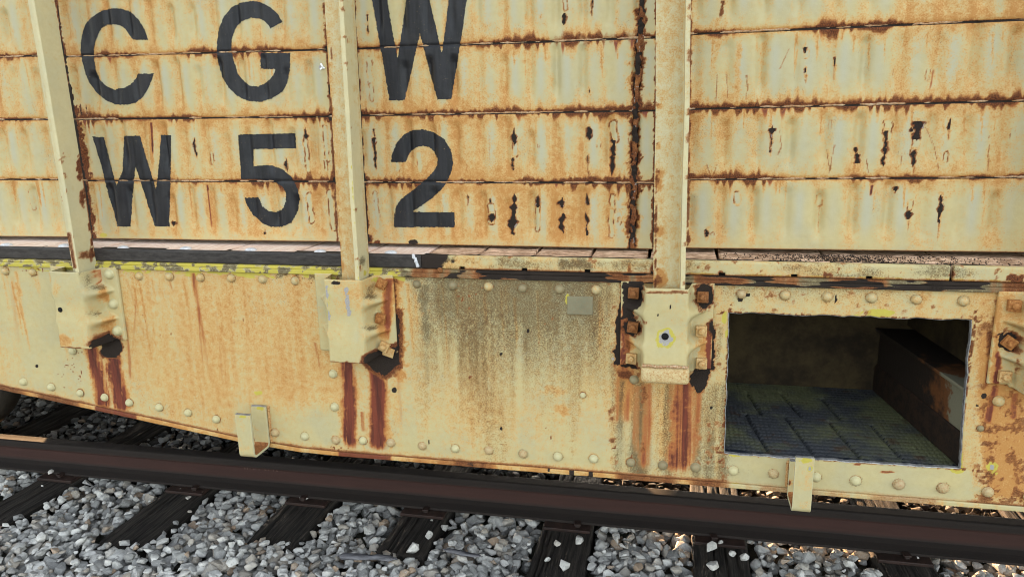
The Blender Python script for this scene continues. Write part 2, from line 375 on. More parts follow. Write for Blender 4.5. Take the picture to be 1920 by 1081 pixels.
def board_h(bi, X, Z):
    """relief of the boards of one bay: shallow upright flutes that die out at the seams, and a groove along each seam"""
    b = BAYS[bi]; zs = [seam_z(b, 3, X), seam_z(b, 2, X), seam_z(b, 1, X), seam_z(b, 0, X)]
    zs = zs + [zs[3] + 0.192, zs[3] + 0.384]
    h = np.zeros_like(X); per = (.083, .074, .0735, .0845)[bi]
    k = np.floor(X / per); fx = X / per - k - 0.5
    for r in range(5):
        lo, hi = zs[r], zs[r + 1]; t = (Z - lo) / (hi - lo); m = (t >= 0) & (t < 1)
        dep = 0.5 + 1.0 * _h(k, k * 0 + r, 40 + bi); top = 0.62 + 0.3 * _h(k, k * 0 + r, 50 + bi)
        win = sst(0.06, 0.4, t) * (1 - sst(top, top + 0.16, t))
        fl = np.exp(-(fx / 0.15) ** 2)
        h = np.where(m, -0.0092 * dep * fl * win + 0.0006 * np.sin(t * 3.1), h)
    for z in zs[1:4]:
        h = h - 0.0030 * np.exp(-((Z - z) / 0.0045) ** 2)
    h = h + (fbm(X * 5, Z * 5, 70 + bi, 3) - 0.5) * 0.004 + (fbm(X * 60, Z * 60, 80 + bi, 3) - 0.5) * 0.0009
    return h
SLOTS = [  # upright chips in the paint: photo x, y from, y to, half width, strength, kind
    (689, 26, 36, 3, .9, 'p'), (690, 48, 62, 4, 1, 'p'), (701, 240, 258, 3, .7, 'p'), (702, 258, 280, 5, 1, 'p'), (704, 280, 318, 3, .8, 'p'),
    (694, 112, 160, 5, .7, 'o'), (697, 160, 186, 4, .7, 'o'), (964, 244, 270, 4, .9, 'p'), (965, 270, 290, 5, .9, 'o'), (962, 295, 320, 4, .6, 'p'),
    (1104, 238, 262, 5, .9, 'p'), (1103, 290, 330, 3, .5, 'p'), (1151, 232, 262, 7, 1, 'o'), (1150, 262, 292, 6, 1, 'p'), (1148, 292, 328, 4, .9, 'p'),
    (1060, 0, 16, 4, .8, 'o'), (1058, 24, 46, 5, 1, 'p'), (1110, 0, 28, 3, .6, 'p'), (1013, 26, 40, 4, .5, 'w'), (920, 372, 384, 3, .8, 'p'), (921, 386, 415, 6, .9, 'o'), (922, 400, 416, 4, .9, 'p'),
    (964, 366, 400, 5, 1, 'p'), (963, 398, 440, 7, 1, 'p'), (1009, 366, 388, 5, 1, 'p'), (1008, 388, 430, 4, .8, 'o'), (1055, 372, 390, 6, 1, 'p'), (1054, 400, 436, 6, 1, 'p'),
    (1101, 364, 385, 4, .9, 'p'), (1100, 400, 442, 5, 1, 'p'), (1148, 368, 395, 5, .9, 'o'), (1146, 395, 440, 5, .9, 'o'), (1123, 262, 275, 4, .6, 'o'), (1175, 250, 268, 4, .6, 'o'), (1162, 410, 418, 3, .7, 'o'),
    (745, 300, 318, 4, .8, 'o'), (786, 288, 318, 5, .7, 'o'), (877, 365, 382, 3, .6, 'p'), (875, 305, 325, 3, .5, 'w'), (706, 362, 425, 4, .6, 'o'), (832, 365, 385, 3, .4, 'o'),
    (1010, 264, 274, 2, .5, 'o'), (918, 250, 320, 4, .4, 'w'), (1105, 168, 175, 3, .8, 'p'),
    (574, 243, 262, 4, .9, 'p'), (576, 262, 320, 4, .9, 'o'), (612, 238, 300, 4, .8, 'o'), (611, 300, 320, 3, .8, 'o'), (582, 366, 414, 5, .9, 'o'), (622, 360, 428, 5, .9, 'o'), (366, 262, 292, 3, .9, 'p'), (397, 286, 306, 3, .7, 'o'), (537, 300, 320, 3, .6, 'p'),
    (152, 196, 216, 4, .6, 'p'), (162, 200, 214, 2, .8, 'p'), (324, 414, 424, 4, .9, 'p'), (497, 434, 440, 2, .9, 'p'), (60, 360, 390, 4, .5, 'o'),
    (1510, 88, 100, 5, 1, 'p'), (1512, 96, 106, 4, .8, 'o'), (1510, 128, 138, 3, 1, 'p'), (1511, 138, 162, 3, .6, 'w'), (1564, 107, 120, 3, 1, 'p'), (1564, 120, 160, 4, .6, 'w'),
    (1447, 240, 262, 7, 1, 'p'), (1445, 262, 288, 3, .7, 'p'), (1605, 276, 284, 5, .9, 'p'), (1605, 288, 306, 9, 1, 'p'), (1602, 304, 330, 4, .6, 'w'), (1664, 232, 258, 8, .9, 'o'), (1662, 244, 262, 6, .9, 'p'), (1660, 262, 290, 4, .8, 'p'), (1657, 284, 310, 5, .9, 'p'),
    (1723, 226, 246, 10, 1, 'p'), (1721, 244, 262, 8, 1, 'p'), (1716, 262, 282, 7, .9, 'o'), (1714, 280, 308, 7, 1, 'p'), (1714, 308, 330, 4, .8, 'w'), (1709, 242, 248, 3, 1, 'p'), (1780, 226, 242, 6, 1, 'p'), (1778, 242, 268, 4, .7, 'w'), (1774, 288, 300, 4, .8, 'o'),
    (1706, 380, 390, 5, .9, 'o'), (1705, 396, 412, 5, 1, 'p'), (1702, 412, 440, 3, .6, 'w'), (1764, 366, 378, 6, 1, 'p'), (1762, 378, 418, 4, .9, 'p'), (1759, 418, 460, 4, .6, 'w'), (1383, 364, 378, 6, .9, 'o'), (1536, 368, 382, 5, .9, 'o'), (1534, 382, 450, 3, .4, 'w'), (1677, 348, 358, 5, .8, 'p'), (1325, 430, 444, 5, .7, 'p'), (1337, 438, 444, 3, .7, 'o'),
    (1500, 224, 232, 5, .6, 'o'), (1556, 228, 250, 3, .4, 'o'), (1675, 128, 146, 4, .5, 'w'), (1740, 132, 146, 4, .6, 'o'), (1899, 246, 258, 5, .5, 'o')]
def paint_wall(bi):
    def f(p):
        b = BAYS[bi]; x, y, X, Z = p.x, p.y, p.X, p.Z
        per = (.083, .074, .0735, .0845)[bi]; k = np.floor(X / per + 0.5); fx = X / per + 0.5 - k - 0.5
        big = fbm(X * 3.2, Z * 4.5, 11, 4); st = fbm(X * 34, Z * 3.0, 12, 4)
        base = {0: .30, 1: .36, 2: .36, 3: .20}[bi]
        rib = np.exp(-((np.abs(fx) - 0.5) / 0.2) ** 2) * vn(k, np.floor(Z * 5.2), 14) - 1.5 * np.exp(-(fx / .13) ** 2) * vn(k + 40, np.floor(Z * 5.2), 15)
        w = base + (big - 0.5) * 0.95 + (st - 0.5) * 0.7 + rib * 0.30
        zs = [seam_z(b, i, X) for i in range(4)] + [seam_z(b, 0, X) + 0.192]
        for z in zs:
            d = Z - z; w += 0.50 * np.exp(-np.abs(d) / 0.032) * (0.4 + vn(X * 22, X * 0, 13))
        if bi == 2: w += 0.14 * sst(700, 760, x) * (1 - sst(1120, 1200, x)) * (0.3 + 0.7 * sst(80, 200, y))
        if bi == 0: w -= 0.12 * sst(330, 360, y)
        if bi == 3: w += 0.22 * (1 - sst(1300, 1480, x)) - 0.10 * sst(1420, 1500, x) * (1 - sst(1650, 1750, x)) + 0.22 * (1 - sst(20, 60, y)) * sst(1450, 1520, x)
        w *= 1 - 0.55 * np.exp(-((Z - zs[3]) / 0.02) ** 2)
        p.ch('wash')[:] = np.clip(w * .90, 0, .84)
        zz_ = [zs[3], zs[2], zs[1], zs[0], zs[4]]
        for r in range(4):
            t = (Z - zz_[r]) / (zz_[r + 1] - zz_[r]); fl = np.exp(-((fx + .10) / .16) ** 2) * sst(.05, .45, t) * (1 - sst(.72, .95, t)) * (t > 0) * (t < 1) * np.clip(.25 + 1.1 * vn(k, k * 0 + r, 16), 0, 1)
            p.put('clean', slice(None), fl); p.ch('wash')[:] *= 1 - .55 * fl
        # rust along the seams: a jagged fringe above, drips below
        for i in range(3):
            z = seam_z(b, i, X); d = Z - z
            act = np.clip(fbm(X * 5, X * 0 + i, 21 + bi, 3) * 2.2 - 0.62, 0.04, 1) * FRINGE[bi]
            if bi == 2: act = np.clip(act + (0.55 * sst(1020, 1080, x) if i < 3 else 0), 0, 1)
            up = 0.002 + 0.024 * act * (0.25 + 0.95 * vn(X * 150, X * 0, 22 + i)) * (0.5 + vn(X * 40, X * 0, 23 + i))
            dn = 0.002 + 0.027 * act * np.clip(vn(X * 115, X * 0, 24 + i) * 1.9 - 0.45, 0, 1.2) * (0.45 + vn(X * 30, X * 0, 25 + i))
            ex = 0.060 * np.clip(vn(X * 48, X * 0, 26 + i) - 0.80, 0, 1) / 0.2 * act
            v = np.where(d > 0, 1 - sst(0.2, 1.25, d / up), 1 - sst(0.25, 1.2, -d / dn)) * np.clip(0.35 + act, 0, .85)
            p.put('rust', slice(None), v)
            p.put('red', slice(None), np.where(d < 0, (1 - sst(0.2, 1.0, -d / (ex + 1e-4))) * (ex > 0.006) * 0.7, 0))
            p.put('black', slice(None), np.exp(-((d + .0012) / 0.0030) ** 2))
            p.put('wash', slice(None), np.where(np.abs(d) < 0.05, np.clip(1.05 * (1 - np.abs(d) / (2.4 * np.where(d > 0, up, dn) + 0.012)), 0, 1), 0))
        # lower edge
        zb = seam_z(b, 3, X); p.put('rust', slice(None), (1 - sst(0, 0.004, Z - zb)) * 0.6)
        # upright run-off below random points
        rng = random.Random(100 + bi)
        for _ in range({0: 12, 1: 26, 2: 36, 3: 44}[bi]):
            i = rng.randrange(3); xx = rng.uniform(*{0: (0, 100), 1: (140, 620), 2: (690, 1180), 3: (1310, 1915)}[bi])
            yy = {0: (106, 224, 336), 1: (100, 221, 339), 2: (82, 212, 342), 3: (60, 198, 334)}[bi][i]
            ln = rng.uniform(20, 110); lean = {0: .17, 1: .1, 2: .02, 3: -.035}[bi]
            p.streak('wash', xx, yy, xx + lean * ln, yy + ln, rng.uniform(2, 6), 1.5, rng.uniform(.5, .95), .5)
        for (sx, y0, y1, w_, a, kd) in SLOTS:
            lo, hi = {0: (-50, 130), 1: (110, 650), 2: (650, 1250), 3: (1285, 2000)}[bi]
            if not lo < sx < hi: continue
            lean = (1180 - sx) / 5400.0; sx0 = sx - lean * (y1 - y0) / 2; sx1 = sx + lean * (y1 - y0) / 2
            if kd == 'p':
                p.streak('wash', sx0, y0 - 6, sx1, y1 + 14, w_ + 3, w_ + 2, .55, .3)
                i = p.bb(sx - w_ * 4, y0 - 10, sx + w_ * 4, y1 + 14)
                if not len(i): continue
                t = (p.y[i] - y0) / (y1 - y0); tc = np.clip(t, 0, 1); cx = sx0 + (sx1 - sx0) * tc
                cx = cx + (vn(p.Z[i] * 60, 0 * t, int(sx)) - .5) * w_ * .9
                ww = w_ * .8 * (.15 + 1.15 * vn(p.Z[i] * 85, 0 * t, int(sx) + 3)) * np.sqrt(np.clip(1 - (2 * tc - 1) ** 4, 0, 1)) + .3
                d = np.hypot((p.x[i] - cx) / ww, np.maximum(np.abs(t - .5) - .5, 0) * (y1 - y0) / 3) + (p.n2[i] - .5) * 1.7 + (p.n1[i] - .5) * 1.6
                p.put('rust', i, .8 * a * (1 - sst(1.0, 1.9, d))); p.put('black', i, a * (1 - sst(.7, 1.1, d))); p.put('bare', i, .75 * a * np.exp(-((d - 1.25) / .3) ** 2) * (p.n1[i] > .60))
            elif kd == 'w':
                p.streak('wash', sx0, y0, sx1, y1, w_ + 2, w_, a, .4); p.streak('rust', sx0, y0, sx1, y1, 2, 1.5, a * .6, .4)
            else:
                i = p.bb(sx - w_ * 3, y0 - w_ * 2, sx + w_ * 3, y1 + w_ * 2)
                if not len(i): continue
                t = np.clip((p.y[i] - y0) / (y1 - y0), 0, 1)
                d = np.hypot(p.x[i] - sx0 - (sx1 - sx0) * t + (vn(p.Z[i] * 70, p.Z[i] * 0, int(sx)) - .5) * w_ * .6, p.y[i] - (y0 + (y1 - y0) * t)) + (p.n2[i] - .5) * 2.5
                p.put('rust', i, a * .8 * np.exp(-((d - w_) / 1.3) ** 2) * sst(.42, .56, fbm(p.X[i] * 70, p.Z[i] * 70, 19, 2))); p.put('wash', i, .7 * a * np.exp(-((d - w_) / 3) ** 2))
                p.put('bare', i, .12 * a * (1 - sst(w_ - 2.2, w_ - .8, d)) * (p.n1[i] > .5)); p.cut('wash', i, .75 * (1 - sst(w_ - 2.5, w_ - 1, d)))
        # many small pits
        if bi == 0:
            p.line('rust', [(64, 0), (100, 200), (130, 340), (146, 446)], 3, .9, .5, 1.0)
        if bi == 1:
            p.line('rust', [(105, 0), (117, 80), (122, 112), (136, 212), (148, 290), (160, 345), (168, 400), (174, 448)], 4, .95, .5, 1.2)
            p.line('rust', [(140, 208), (148, 260), (158, 330)], 13, 1, .6, 1.3); p.line('rust', [(154, 330), (164, 380), (174, 445)], 9, 1, .6, 1.2)
            p.line('black', [(108, 12), (120, 105)], 2, .8); p.line('black', [(122, 105), (140, 222), (152, 300), (160, 350), (172, 446)], 3.5, .95, .5, 1)
            p.line('rust', [(606, 0), (613, 93), (620, 215), (627, 335), (633, 450)], 3, .7, .6, 1.3)
            for q in ((614, 92), (621, 220), (629, 338)): p.blob('rust', q[0], q[1], 11, 12, .9); p.blob('black', q[0], q[1], 6, 9, .9)
            p.streak('black', 618, 158, 619, 178, 3.5, 3, 1, .1); p.blob('bare', 602, 126, 5, 6, 1, .3, .3)  # bare blob paints in sky light showing through a hole
            p.blob('yel', 194, 441, 9, 6, .7); p.streak('wash', 280, 228, 287, 330, 6, 5, 1, .3); p.streak('red', 283, 228, 287, 300, 3.5, 2, .9, .3); p.streak('red', 388, 345, 399, 440, 3, 2, .8, .3)
            p.blob('grime', 40, 400, 1, 1, 0)
        if bi == 2:
            p.line('rust', [(661, 0), (667, 92), (674, 213), (682, 340), (690, 455)], 4, .85, .5, 1.3); p.line('black', [(664, 0), (669, 92), (676, 213), (684, 340), (691, 450)], 1.6, .9)
            for q in ((668, 92), (676, 214), (684, 340), (692, 448)): p.blob('rust', q[0], q[1], 12, 11, .9); p.blob('black', q[0], q[1], 5, 7, .9)
            p.blob('black', 774, 453, 10, 6, 1, .4, .5); p.blob('rust', 706, 455, 9, 6, .9)
            # older lettering showing pale through the rust
            for q in ([(1022, -5), (1052, -5), (1068, 195), (1042, 195)], [(1122, -5), (1150, -5), (1165, 190), (1140, 190)], [(1175, 60), (1200, 60), (1172, 195), (1158, 195)], [(1088, 70), (1106, 70), (1072, 192), (1060, 192)]):
                p.poly('wash', q, .8, 4, 4, cut=True); p.poly('rust', q, .6, 4, 4, cut=True)
            # heavy upright rust beside the narrow piece
            ln = [(1205, -5), (1199, 60), (1196, 140), (1192, 207), (1191, 280), (1189, 342), (1186, 400), (1185, 462)]
            p.line('rust', ln, 13, .85, .7, 1.1); p.line('wash', ln, 24, 1, .9, 1); p.line('black', ln, 6, 1, .4, 1.0)
            p.line('rust', [(1232, -5), (1231, 90), (1229, 207), (1227, 300), (1225, 400), (1224, 462)], 4, .9, .5, 1.4); p.line('black', [(1231, 150), (1228, 300), (1225, 462)], 2, .95)
            p.blob('rust', 1225, 340, 8, 10, .9); p.blob('rust', 1224, 448, 7, 12, .9); p.blob('rust', 1180, 205, 20, 9, .95); p.blob('rust', 1110, 338, 60, 9, .85, .6, .9); p.blob('rust', 1175, 212, 24, 10, .8, .6, .9)
            i = p.bb(1200, -20, 1226, 470); p.cut('wash', i, .55 + 0 * X[i])
        if bi == 3:
            p.line('rust', [(1296, 0), (1293, 200), (1289, 460)], 3, .6, .5, 1.4); p.blob('rust', 1298, 206, 9, 8, .8); p.blob('rust', 1296, 330, 12, 7, .9); p.blob('rust', 1291, 450, 5, 12, .8)
            p.streak('wash', 1345, 30, 1336, 200, 14, 12, .62, .5, 1, .9); p.streak('wash', 1385, 70, 1378, 330, 12, 14, .6, .5, 1, .9); p.streak('wash', 1430, 60, 1425, 190, 18, 14, .6, .5, 1, .9)
            p.streak('rust', 1355, 0, 1350, 40, 6, 3, .7, .4, .5, 1.2); p.streak('red', 1636, 345, 1632, 370, 4, 3, .9, .3); p.streak('red', 1750, 130, 1742, 180, 3, 2, .5, .4)
            for q in ([(1362, 138), (1364, 168), (1362, 198)], [(1400, 140), (1402, 165), (1396, 195)], [(1345, 140), (1342, 190)], [(1480, 90), (1462, 130)], [(1462, 245), (1465, 275), (1458, 290)], [(1550, 280), (1556, 320)], [(1565, 270), (1555, 325)], [(1625, 300), (1628, 325)], [(1690, 290), (1690, 320)], [(1736, 240), (1752, 275), (1760, 320)], [(1855, 255), (1852, 320)], [(1430, 325), (1434, 335)], [(1325, 310), (1334, 332)], [(1345, 308), (1336, 332)]):
                p.line('rust', q, 1.5, .40, .6, 1.0)
    return f
for bi, b in enumerate(BAYS):
    x0, x1 = b['x']
    xs = spans((x0, .012, -2.45), (-2.45, .0032, x1)) if bi == 0 else (spans((x0, .0032, 1.0), (1.0, .012, x1)) if bi == 3 else spans((x0, .0032, x1)))
    zt = 2.06; T = np.linspace(0, 1, 222)
    X = np.repeat(xs[:, None], len(T), 1); zb = seam_z(b, 3, X); Z = zb + (zt - zb) * T[None, :]
    wall = sheet('side_panel', X, Z, YP - board_h(bi, X, Z), None, M['paint'], CAR, .012, paint_wall(bi)); b['o'] = wall
    for i in range(3):       # weld bead along each seam
        xw = spans((max(x0, -2.6), .004, min(x1, 1.25)))
        zz = seam_z(b, i, xw) + (fbm(xw * 60, xw * 0, 5 + i, 3) - .5) * .004
        br = np.clip(vn(xw * 34, xw * 0, 61 + i + bi) * 2.2 - .6, 0.05, 1) * (.7 + .6 * vn(xw * 160, xw * 0, 62 + i))
        yy = YP - board_h(bi, xw, zz); a = np.linspace(-.4, math.pi + .4, 6)
        rr = 0.0031 * br
        P = np.stack([xw[:, None] + 0 * a, yy[:, None] - rr[:, None] * np.sin(a) * .9 + .0005, zz[:, None] + rr[:, None] * np.cos(a)], -1)
        n, m = P.shape[:2]; ix = np.arange(n * m).reshape(n, m)
        q = np.stack([ix[:-1, :-1], ix[:-1, 1:], ix[1:, 1:], ix[1:, :-1]], -1).reshape(-1, 4)
        np_mesh('weld_seam', P.reshape(-1, 3), q, M['weld'], wall)
# lumpy vertical weld between the boards and the narrow filler strip
xw = at(1190, 466, YP); zz = spans((1.226, .004, 2.05)); xx = np.interp(zz, [1.226, 1.41, 1.6, 1.9, 2.05], [at(1185, 462, YP)[0], at(1189, 342, YP)[0], at(1192, 207, YP)[0], at(1205, 0, YP)[0], at(1206, -40, YP)[0]])
a = np.linspace(-.3, math.pi + .3, 8); r1 = .0085 * (.45 + .9 * fbm(zz * 55, zz * 0, 77, 3)); r2 = .0075 * (.3 + 1.2 * fbm(zz * 120, zz * 0, 78, 2))
P = np.stack([xx[:, None] + (vn(zz * 80, zz * 0, 79) - .5)[:, None] * .006 + r1[:, None] * np.cos(a), YP - r2[:, None] * np.sin(a) + .001, zz[:, None] + 0 * a], -1)
n, m = P.shape[:2]; ix = np.arange(n * m).reshape(n, m); q = np.stack([ix[:-1, :-1], ix[1:, :-1], ix[1:, 1:], ix[:-1, 1:]], -1).reshape(-1, 4)
def pv(p): p.ch('wash')[:] = .9; p.ch('rust')[:] = np.clip(.2 + p.n1, 0, 1); p.ch('black')[:] = sst(.45, .6, p.n1) * .9; p.ch('bare')[:] = np.where(vn(p.X * 200, p.Z * 140, 5) > .78, .62, 0)
pp = Painter(P); pv(pp); np_mesh('vertical_weld', P.reshape(-1, 3), q, M['paint'], BAYS[2]['o'], pp.attrs())
MB_ = MB
# plain upper wall, roof and far side that keep the low sun off this side
m = MB()
for a_, b_ in (((600, 119), (604, 126)), ((604, 126), (599, 130)), ((604, 126), (607, 128))):
    w0, w1 = at(*a_, YP - .008), at(*b_, YP - .008); dx, dz = w1[0] - w0[0], w1[2] - w0[2]; l = math.hypot(dx, dz); nx_, nz_ = -dz / l * .0022, dx / l * .0022
    m.prism([(w0[0] + nx_, w0[2] + nz_), (w1[0] + nx_, w1[2] + nz_), (w1[0] - nx_, w1[2] - nz_), (w0[0] - nx_, w0[2] - nz_)], 'y', YP - .0045, YP - .001)
m.build('sky_hole', simple_material('sky white', (.85, .85, .85), (.95, .95, .95), 50, rnd=False), BAYS[1]['o'])  # white slivers standing in for sky light through a small hole
m = MB(); m.box(-9, 9, .105, .16, 2.065, 4.1); m.build('upper_wall', M['rivet_clean'], CAR)
for xa, xb in ((-9, -3.41), (2.21, 9)): m = MB(); m.box(xa, xb, .118, .15, 1.235, 2.06); m.build('end_wall_panel', M['rivet_clean'], CAR)
m = MB(); m.box(-9, 9, .16, 2.92, 4.04, 4.1); m.build('roof', M['underframe'], CAR)
m = MB(); m.box(-9, 9, 2.86, 2.92, .62, 4.04); m.build('far_side_wall', M['underframe'], CAR)

# ---- stencilled letters (outlines in photo pixels, laid on the relief of the boards)
def z1(pts): return [(x / 2.0016, y / 2.0016) for x, y in pts]
def z2(pts): return [(560 + x / 2.0013, y / 2.0013) for x, y in pts]
LET = [(1, z1([(555, 150), (543, 110), (520, 75), (490, 45), (455, 33), (420, 32), (385, 40), (350, 60), (325, 85), (312, 115), (304, 150), (303, 190), (308, 230), (320, 275), (335, 310), (360, 345), (395, 375), (430, 392), (470, 394), (510, 386), (535, 365), (555, 335), (570, 300), (576, 277), (518, 276), (510, 295), (490, 318), (465, 330), (430, 336), (400, 325), (375, 300), (360, 265), (353, 225), (352, 185), (360, 150), (372, 120), (385, 103), (405, 93), (430, 92), (450, 95), (470, 110), (485, 130), (500, 150)])),
       (1, z1([(1060, 83), (1040, 50), (1010, 25), (975, 8), (940, 4), (905, 10), (870, 28), (842, 60), (822, 105), (814, 160), (814, 200), (822, 250), (835, 290), (858, 330), (890, 360), (930, 378), (980, 383), (1020, 370), (1060, 345), (1078, 310), (1088, 265), (1089, 200), (977, 198), (978, 258), (1034, 260), (1025, 285), (1000, 310), (970, 325), (940, 322), (915, 305), (890, 270), (875, 220), (867, 180), (872, 140), (885, 105), (905, 82), (940, 68), (975, 70), (1000, 85), (1015, 108)])),
       (1, z1([(347, 513), (390, 514), (412, 605), (437, 698), (460, 640), (466, 510), (525, 510), (552, 600), (586, 712), (597, 610), (604, 507), (642, 507), (639, 700), (635, 850), (580, 848), (545, 735), (508, 625), (498, 730), (490, 850), (440, 849), (428, 795), (408, 735), (395, 685), (383, 630)])),
       (1, z1([(893, 505), (1108, 500), (1111, 556), (950, 560), (952, 625), (985, 620), (1020, 621), (1060, 635), (1095, 665), (1118, 710), (1125, 745), (1118, 790), (1095, 835), (1060, 850), (1020, 852), (985, 838), (950, 805), (930, 775), (917, 742), (970, 740), (985, 775), (1010, 793), (1035, 796), (1060, 785), (1073, 755), (1074, 725), (1060, 700), (1035, 685), (1005, 680), (960, 672), (905, 672)])),
       (2, z2([(270, -28), (328, -28), (350, 110), (371, 218), (390, 100), (407, -28), (484, -28), (512, 90), (537, 203), (553, 90), (566, -28), (634, -28), (612, 130), (573, 372), (520, 373), (488, 255), (455, 125), (428, 245), (397, 376), (340, 377), (318, 240), (292, 95)])),
       (2, z2([(346, 608), (352, 575), (368, 535), (395, 505), (430, 488), (465, 486), (505, 495), (545, 520), (570, 560), (580, 610), (572, 650), (545, 700), (500, 745), (440, 785), (425, 795), (585, 796), (585, 852), (357, 852), (357, 820), (365, 775), (385, 745), (430, 712), (475, 675), (505, 645), (520, 620), (520, 595), (508, 568), (490, 552), (465, 547), (440, 553), (415, 575), (402, 609)]))]
for bi, pts in LET:
    p = np.array(pts); c = [at(x, y, YP) for x, y in pts]; cx = [q[0] for q in c]; cz = [q[2] for q in c]
    xs = np.arange(min(cx) - .006, max(cx) + .006, .0016); zs = np.arange(min(cz) - .006, min(max(cz) + .006, 2.058), .0016)
    X, Z = np.meshgrid(xs, zs, indexing='ij'); Y = YP - board_h(bi, X, Z) - .0009
    def inside(c, p=p):
        x, y = project(c); return polydist(p, x, y) + (fbm(c[:, 0] * 220, c[:, 2] * 220, 4, 2) - .5) * 2.2 < 0
    sheet('letter', X, Z, Y, inside, M['letter'], BAYS[bi]['o'], 0)
# ---- side sill with the torch-cut opening
ZTOP = ZC - .444
def zbot(X): return np.interp(X, [-9, -2.252, -1.356, -1.14, -1.0, 9], [ZC - .868 + .92, ZC - .868, ZC - .992, ZC - 1.011, ZC - 1.014, ZC - 1.016])
OP = dict(x0=.1525, x1=.741, z0=ZC - .923, z1=ZC - .522)
xs = spans((-3.3, .014, -2.45), (-2.45, .0036, OP['x0']), (OP['x0'], .0036, OP['x1']), (OP['x1'], .0036, 1.0), (1.0, .014, 2.1))
vA, vB = (OP['z0'] - (ZC - 1.014)) / (.57), (OP['z1'] - (ZC - 1.014)) / .57
ts = spans((0, .0064, vA), (vA, .0064, vB), (vB, .0064, 1.0))
X = np.repeat(xs[:, None], len(ts), 1); Tt = np.repeat(ts[None, :], len(xs), 0)
Z = zbot(X) + (ZTOP - zbot(X)) * Tt
iL, iR = np.argmin(abs(xs - OP['x0'])), np.argmin(abs(xs - OP['x1'])); jB, jT = np.argmin(abs(ts - vA)), np.argmin(abs(ts - vB))
# the cut line wanders a little: bend the nearby grid to it
eL = np.interp(Z, [OP['z0'], OP['z1']], [.1555, .150]) + (fbm(Z * 34, Z * 0, 91, 3) - .5) * .005
eR = np.interp(Z, [OP['z0'], OP['z1']], [.749, .7325]) + (fbm(Z * 34, Z * 0, 92, 3) - .5) * .005
eB = np.interp(X, [.155, .75], [ZC - .9245, ZC - .921]) + (fbm(X * 34, X * 0, 93, 3) - .5) * .006
eT = np.interp(X, [.15, .733], [ZC - .5225, ZC - .519]) + (fbm(X * 28, X * 0, 94, 3) - .5) * .009
fall = lambda d: np.exp(-(d / .02) ** 2)
Xw = X + (eL - OP['x0']) * fall(X - OP['x0']) + (eR - OP['x1']) * fall(X - OP['x1'])
zrefB, zrefT = Z[:, jB:jB + 1], Z[:, jT:jT + 1]
inb = sst(.05, .15, X) * (1 - sst(.74, .84, X))
Zw = Z + ((eB - zrefB) * fall(Z - zrefB) + (eT - zrefT) * fall(Z - zrefT)) * inb
Yw = -(fbm(X * 3, Z * 3, 55, 3) - .5) * .006 - (fbm(X * 40, Z * 40, 56, 3) - .5) * .0012
open_mask = np.zeros((len(xs) - 1, len(ts) - 1), bool); open_mask[iL:iR, jB:jT] = True
# ---- rivets of the side sill (photo pixels): position, paint, size
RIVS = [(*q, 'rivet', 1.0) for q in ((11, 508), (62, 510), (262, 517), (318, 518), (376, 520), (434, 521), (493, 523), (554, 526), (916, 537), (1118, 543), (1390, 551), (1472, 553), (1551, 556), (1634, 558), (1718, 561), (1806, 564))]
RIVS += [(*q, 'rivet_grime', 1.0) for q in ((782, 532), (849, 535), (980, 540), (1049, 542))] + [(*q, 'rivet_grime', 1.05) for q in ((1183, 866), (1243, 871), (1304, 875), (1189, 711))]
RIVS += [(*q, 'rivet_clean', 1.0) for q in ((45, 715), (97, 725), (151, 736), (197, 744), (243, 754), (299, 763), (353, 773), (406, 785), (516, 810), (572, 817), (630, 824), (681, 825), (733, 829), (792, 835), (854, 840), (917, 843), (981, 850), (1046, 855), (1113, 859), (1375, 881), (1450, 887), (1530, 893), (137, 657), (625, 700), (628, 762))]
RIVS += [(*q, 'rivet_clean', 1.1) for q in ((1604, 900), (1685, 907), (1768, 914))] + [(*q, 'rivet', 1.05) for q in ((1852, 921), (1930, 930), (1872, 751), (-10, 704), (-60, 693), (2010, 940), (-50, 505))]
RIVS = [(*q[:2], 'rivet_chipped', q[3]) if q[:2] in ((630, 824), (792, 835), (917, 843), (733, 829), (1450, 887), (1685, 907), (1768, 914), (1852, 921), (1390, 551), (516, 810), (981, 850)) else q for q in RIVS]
RIVS += [(1093, 740, 'rivet_clean', .65), (1838, 802, 'rivet_grime', .6)]
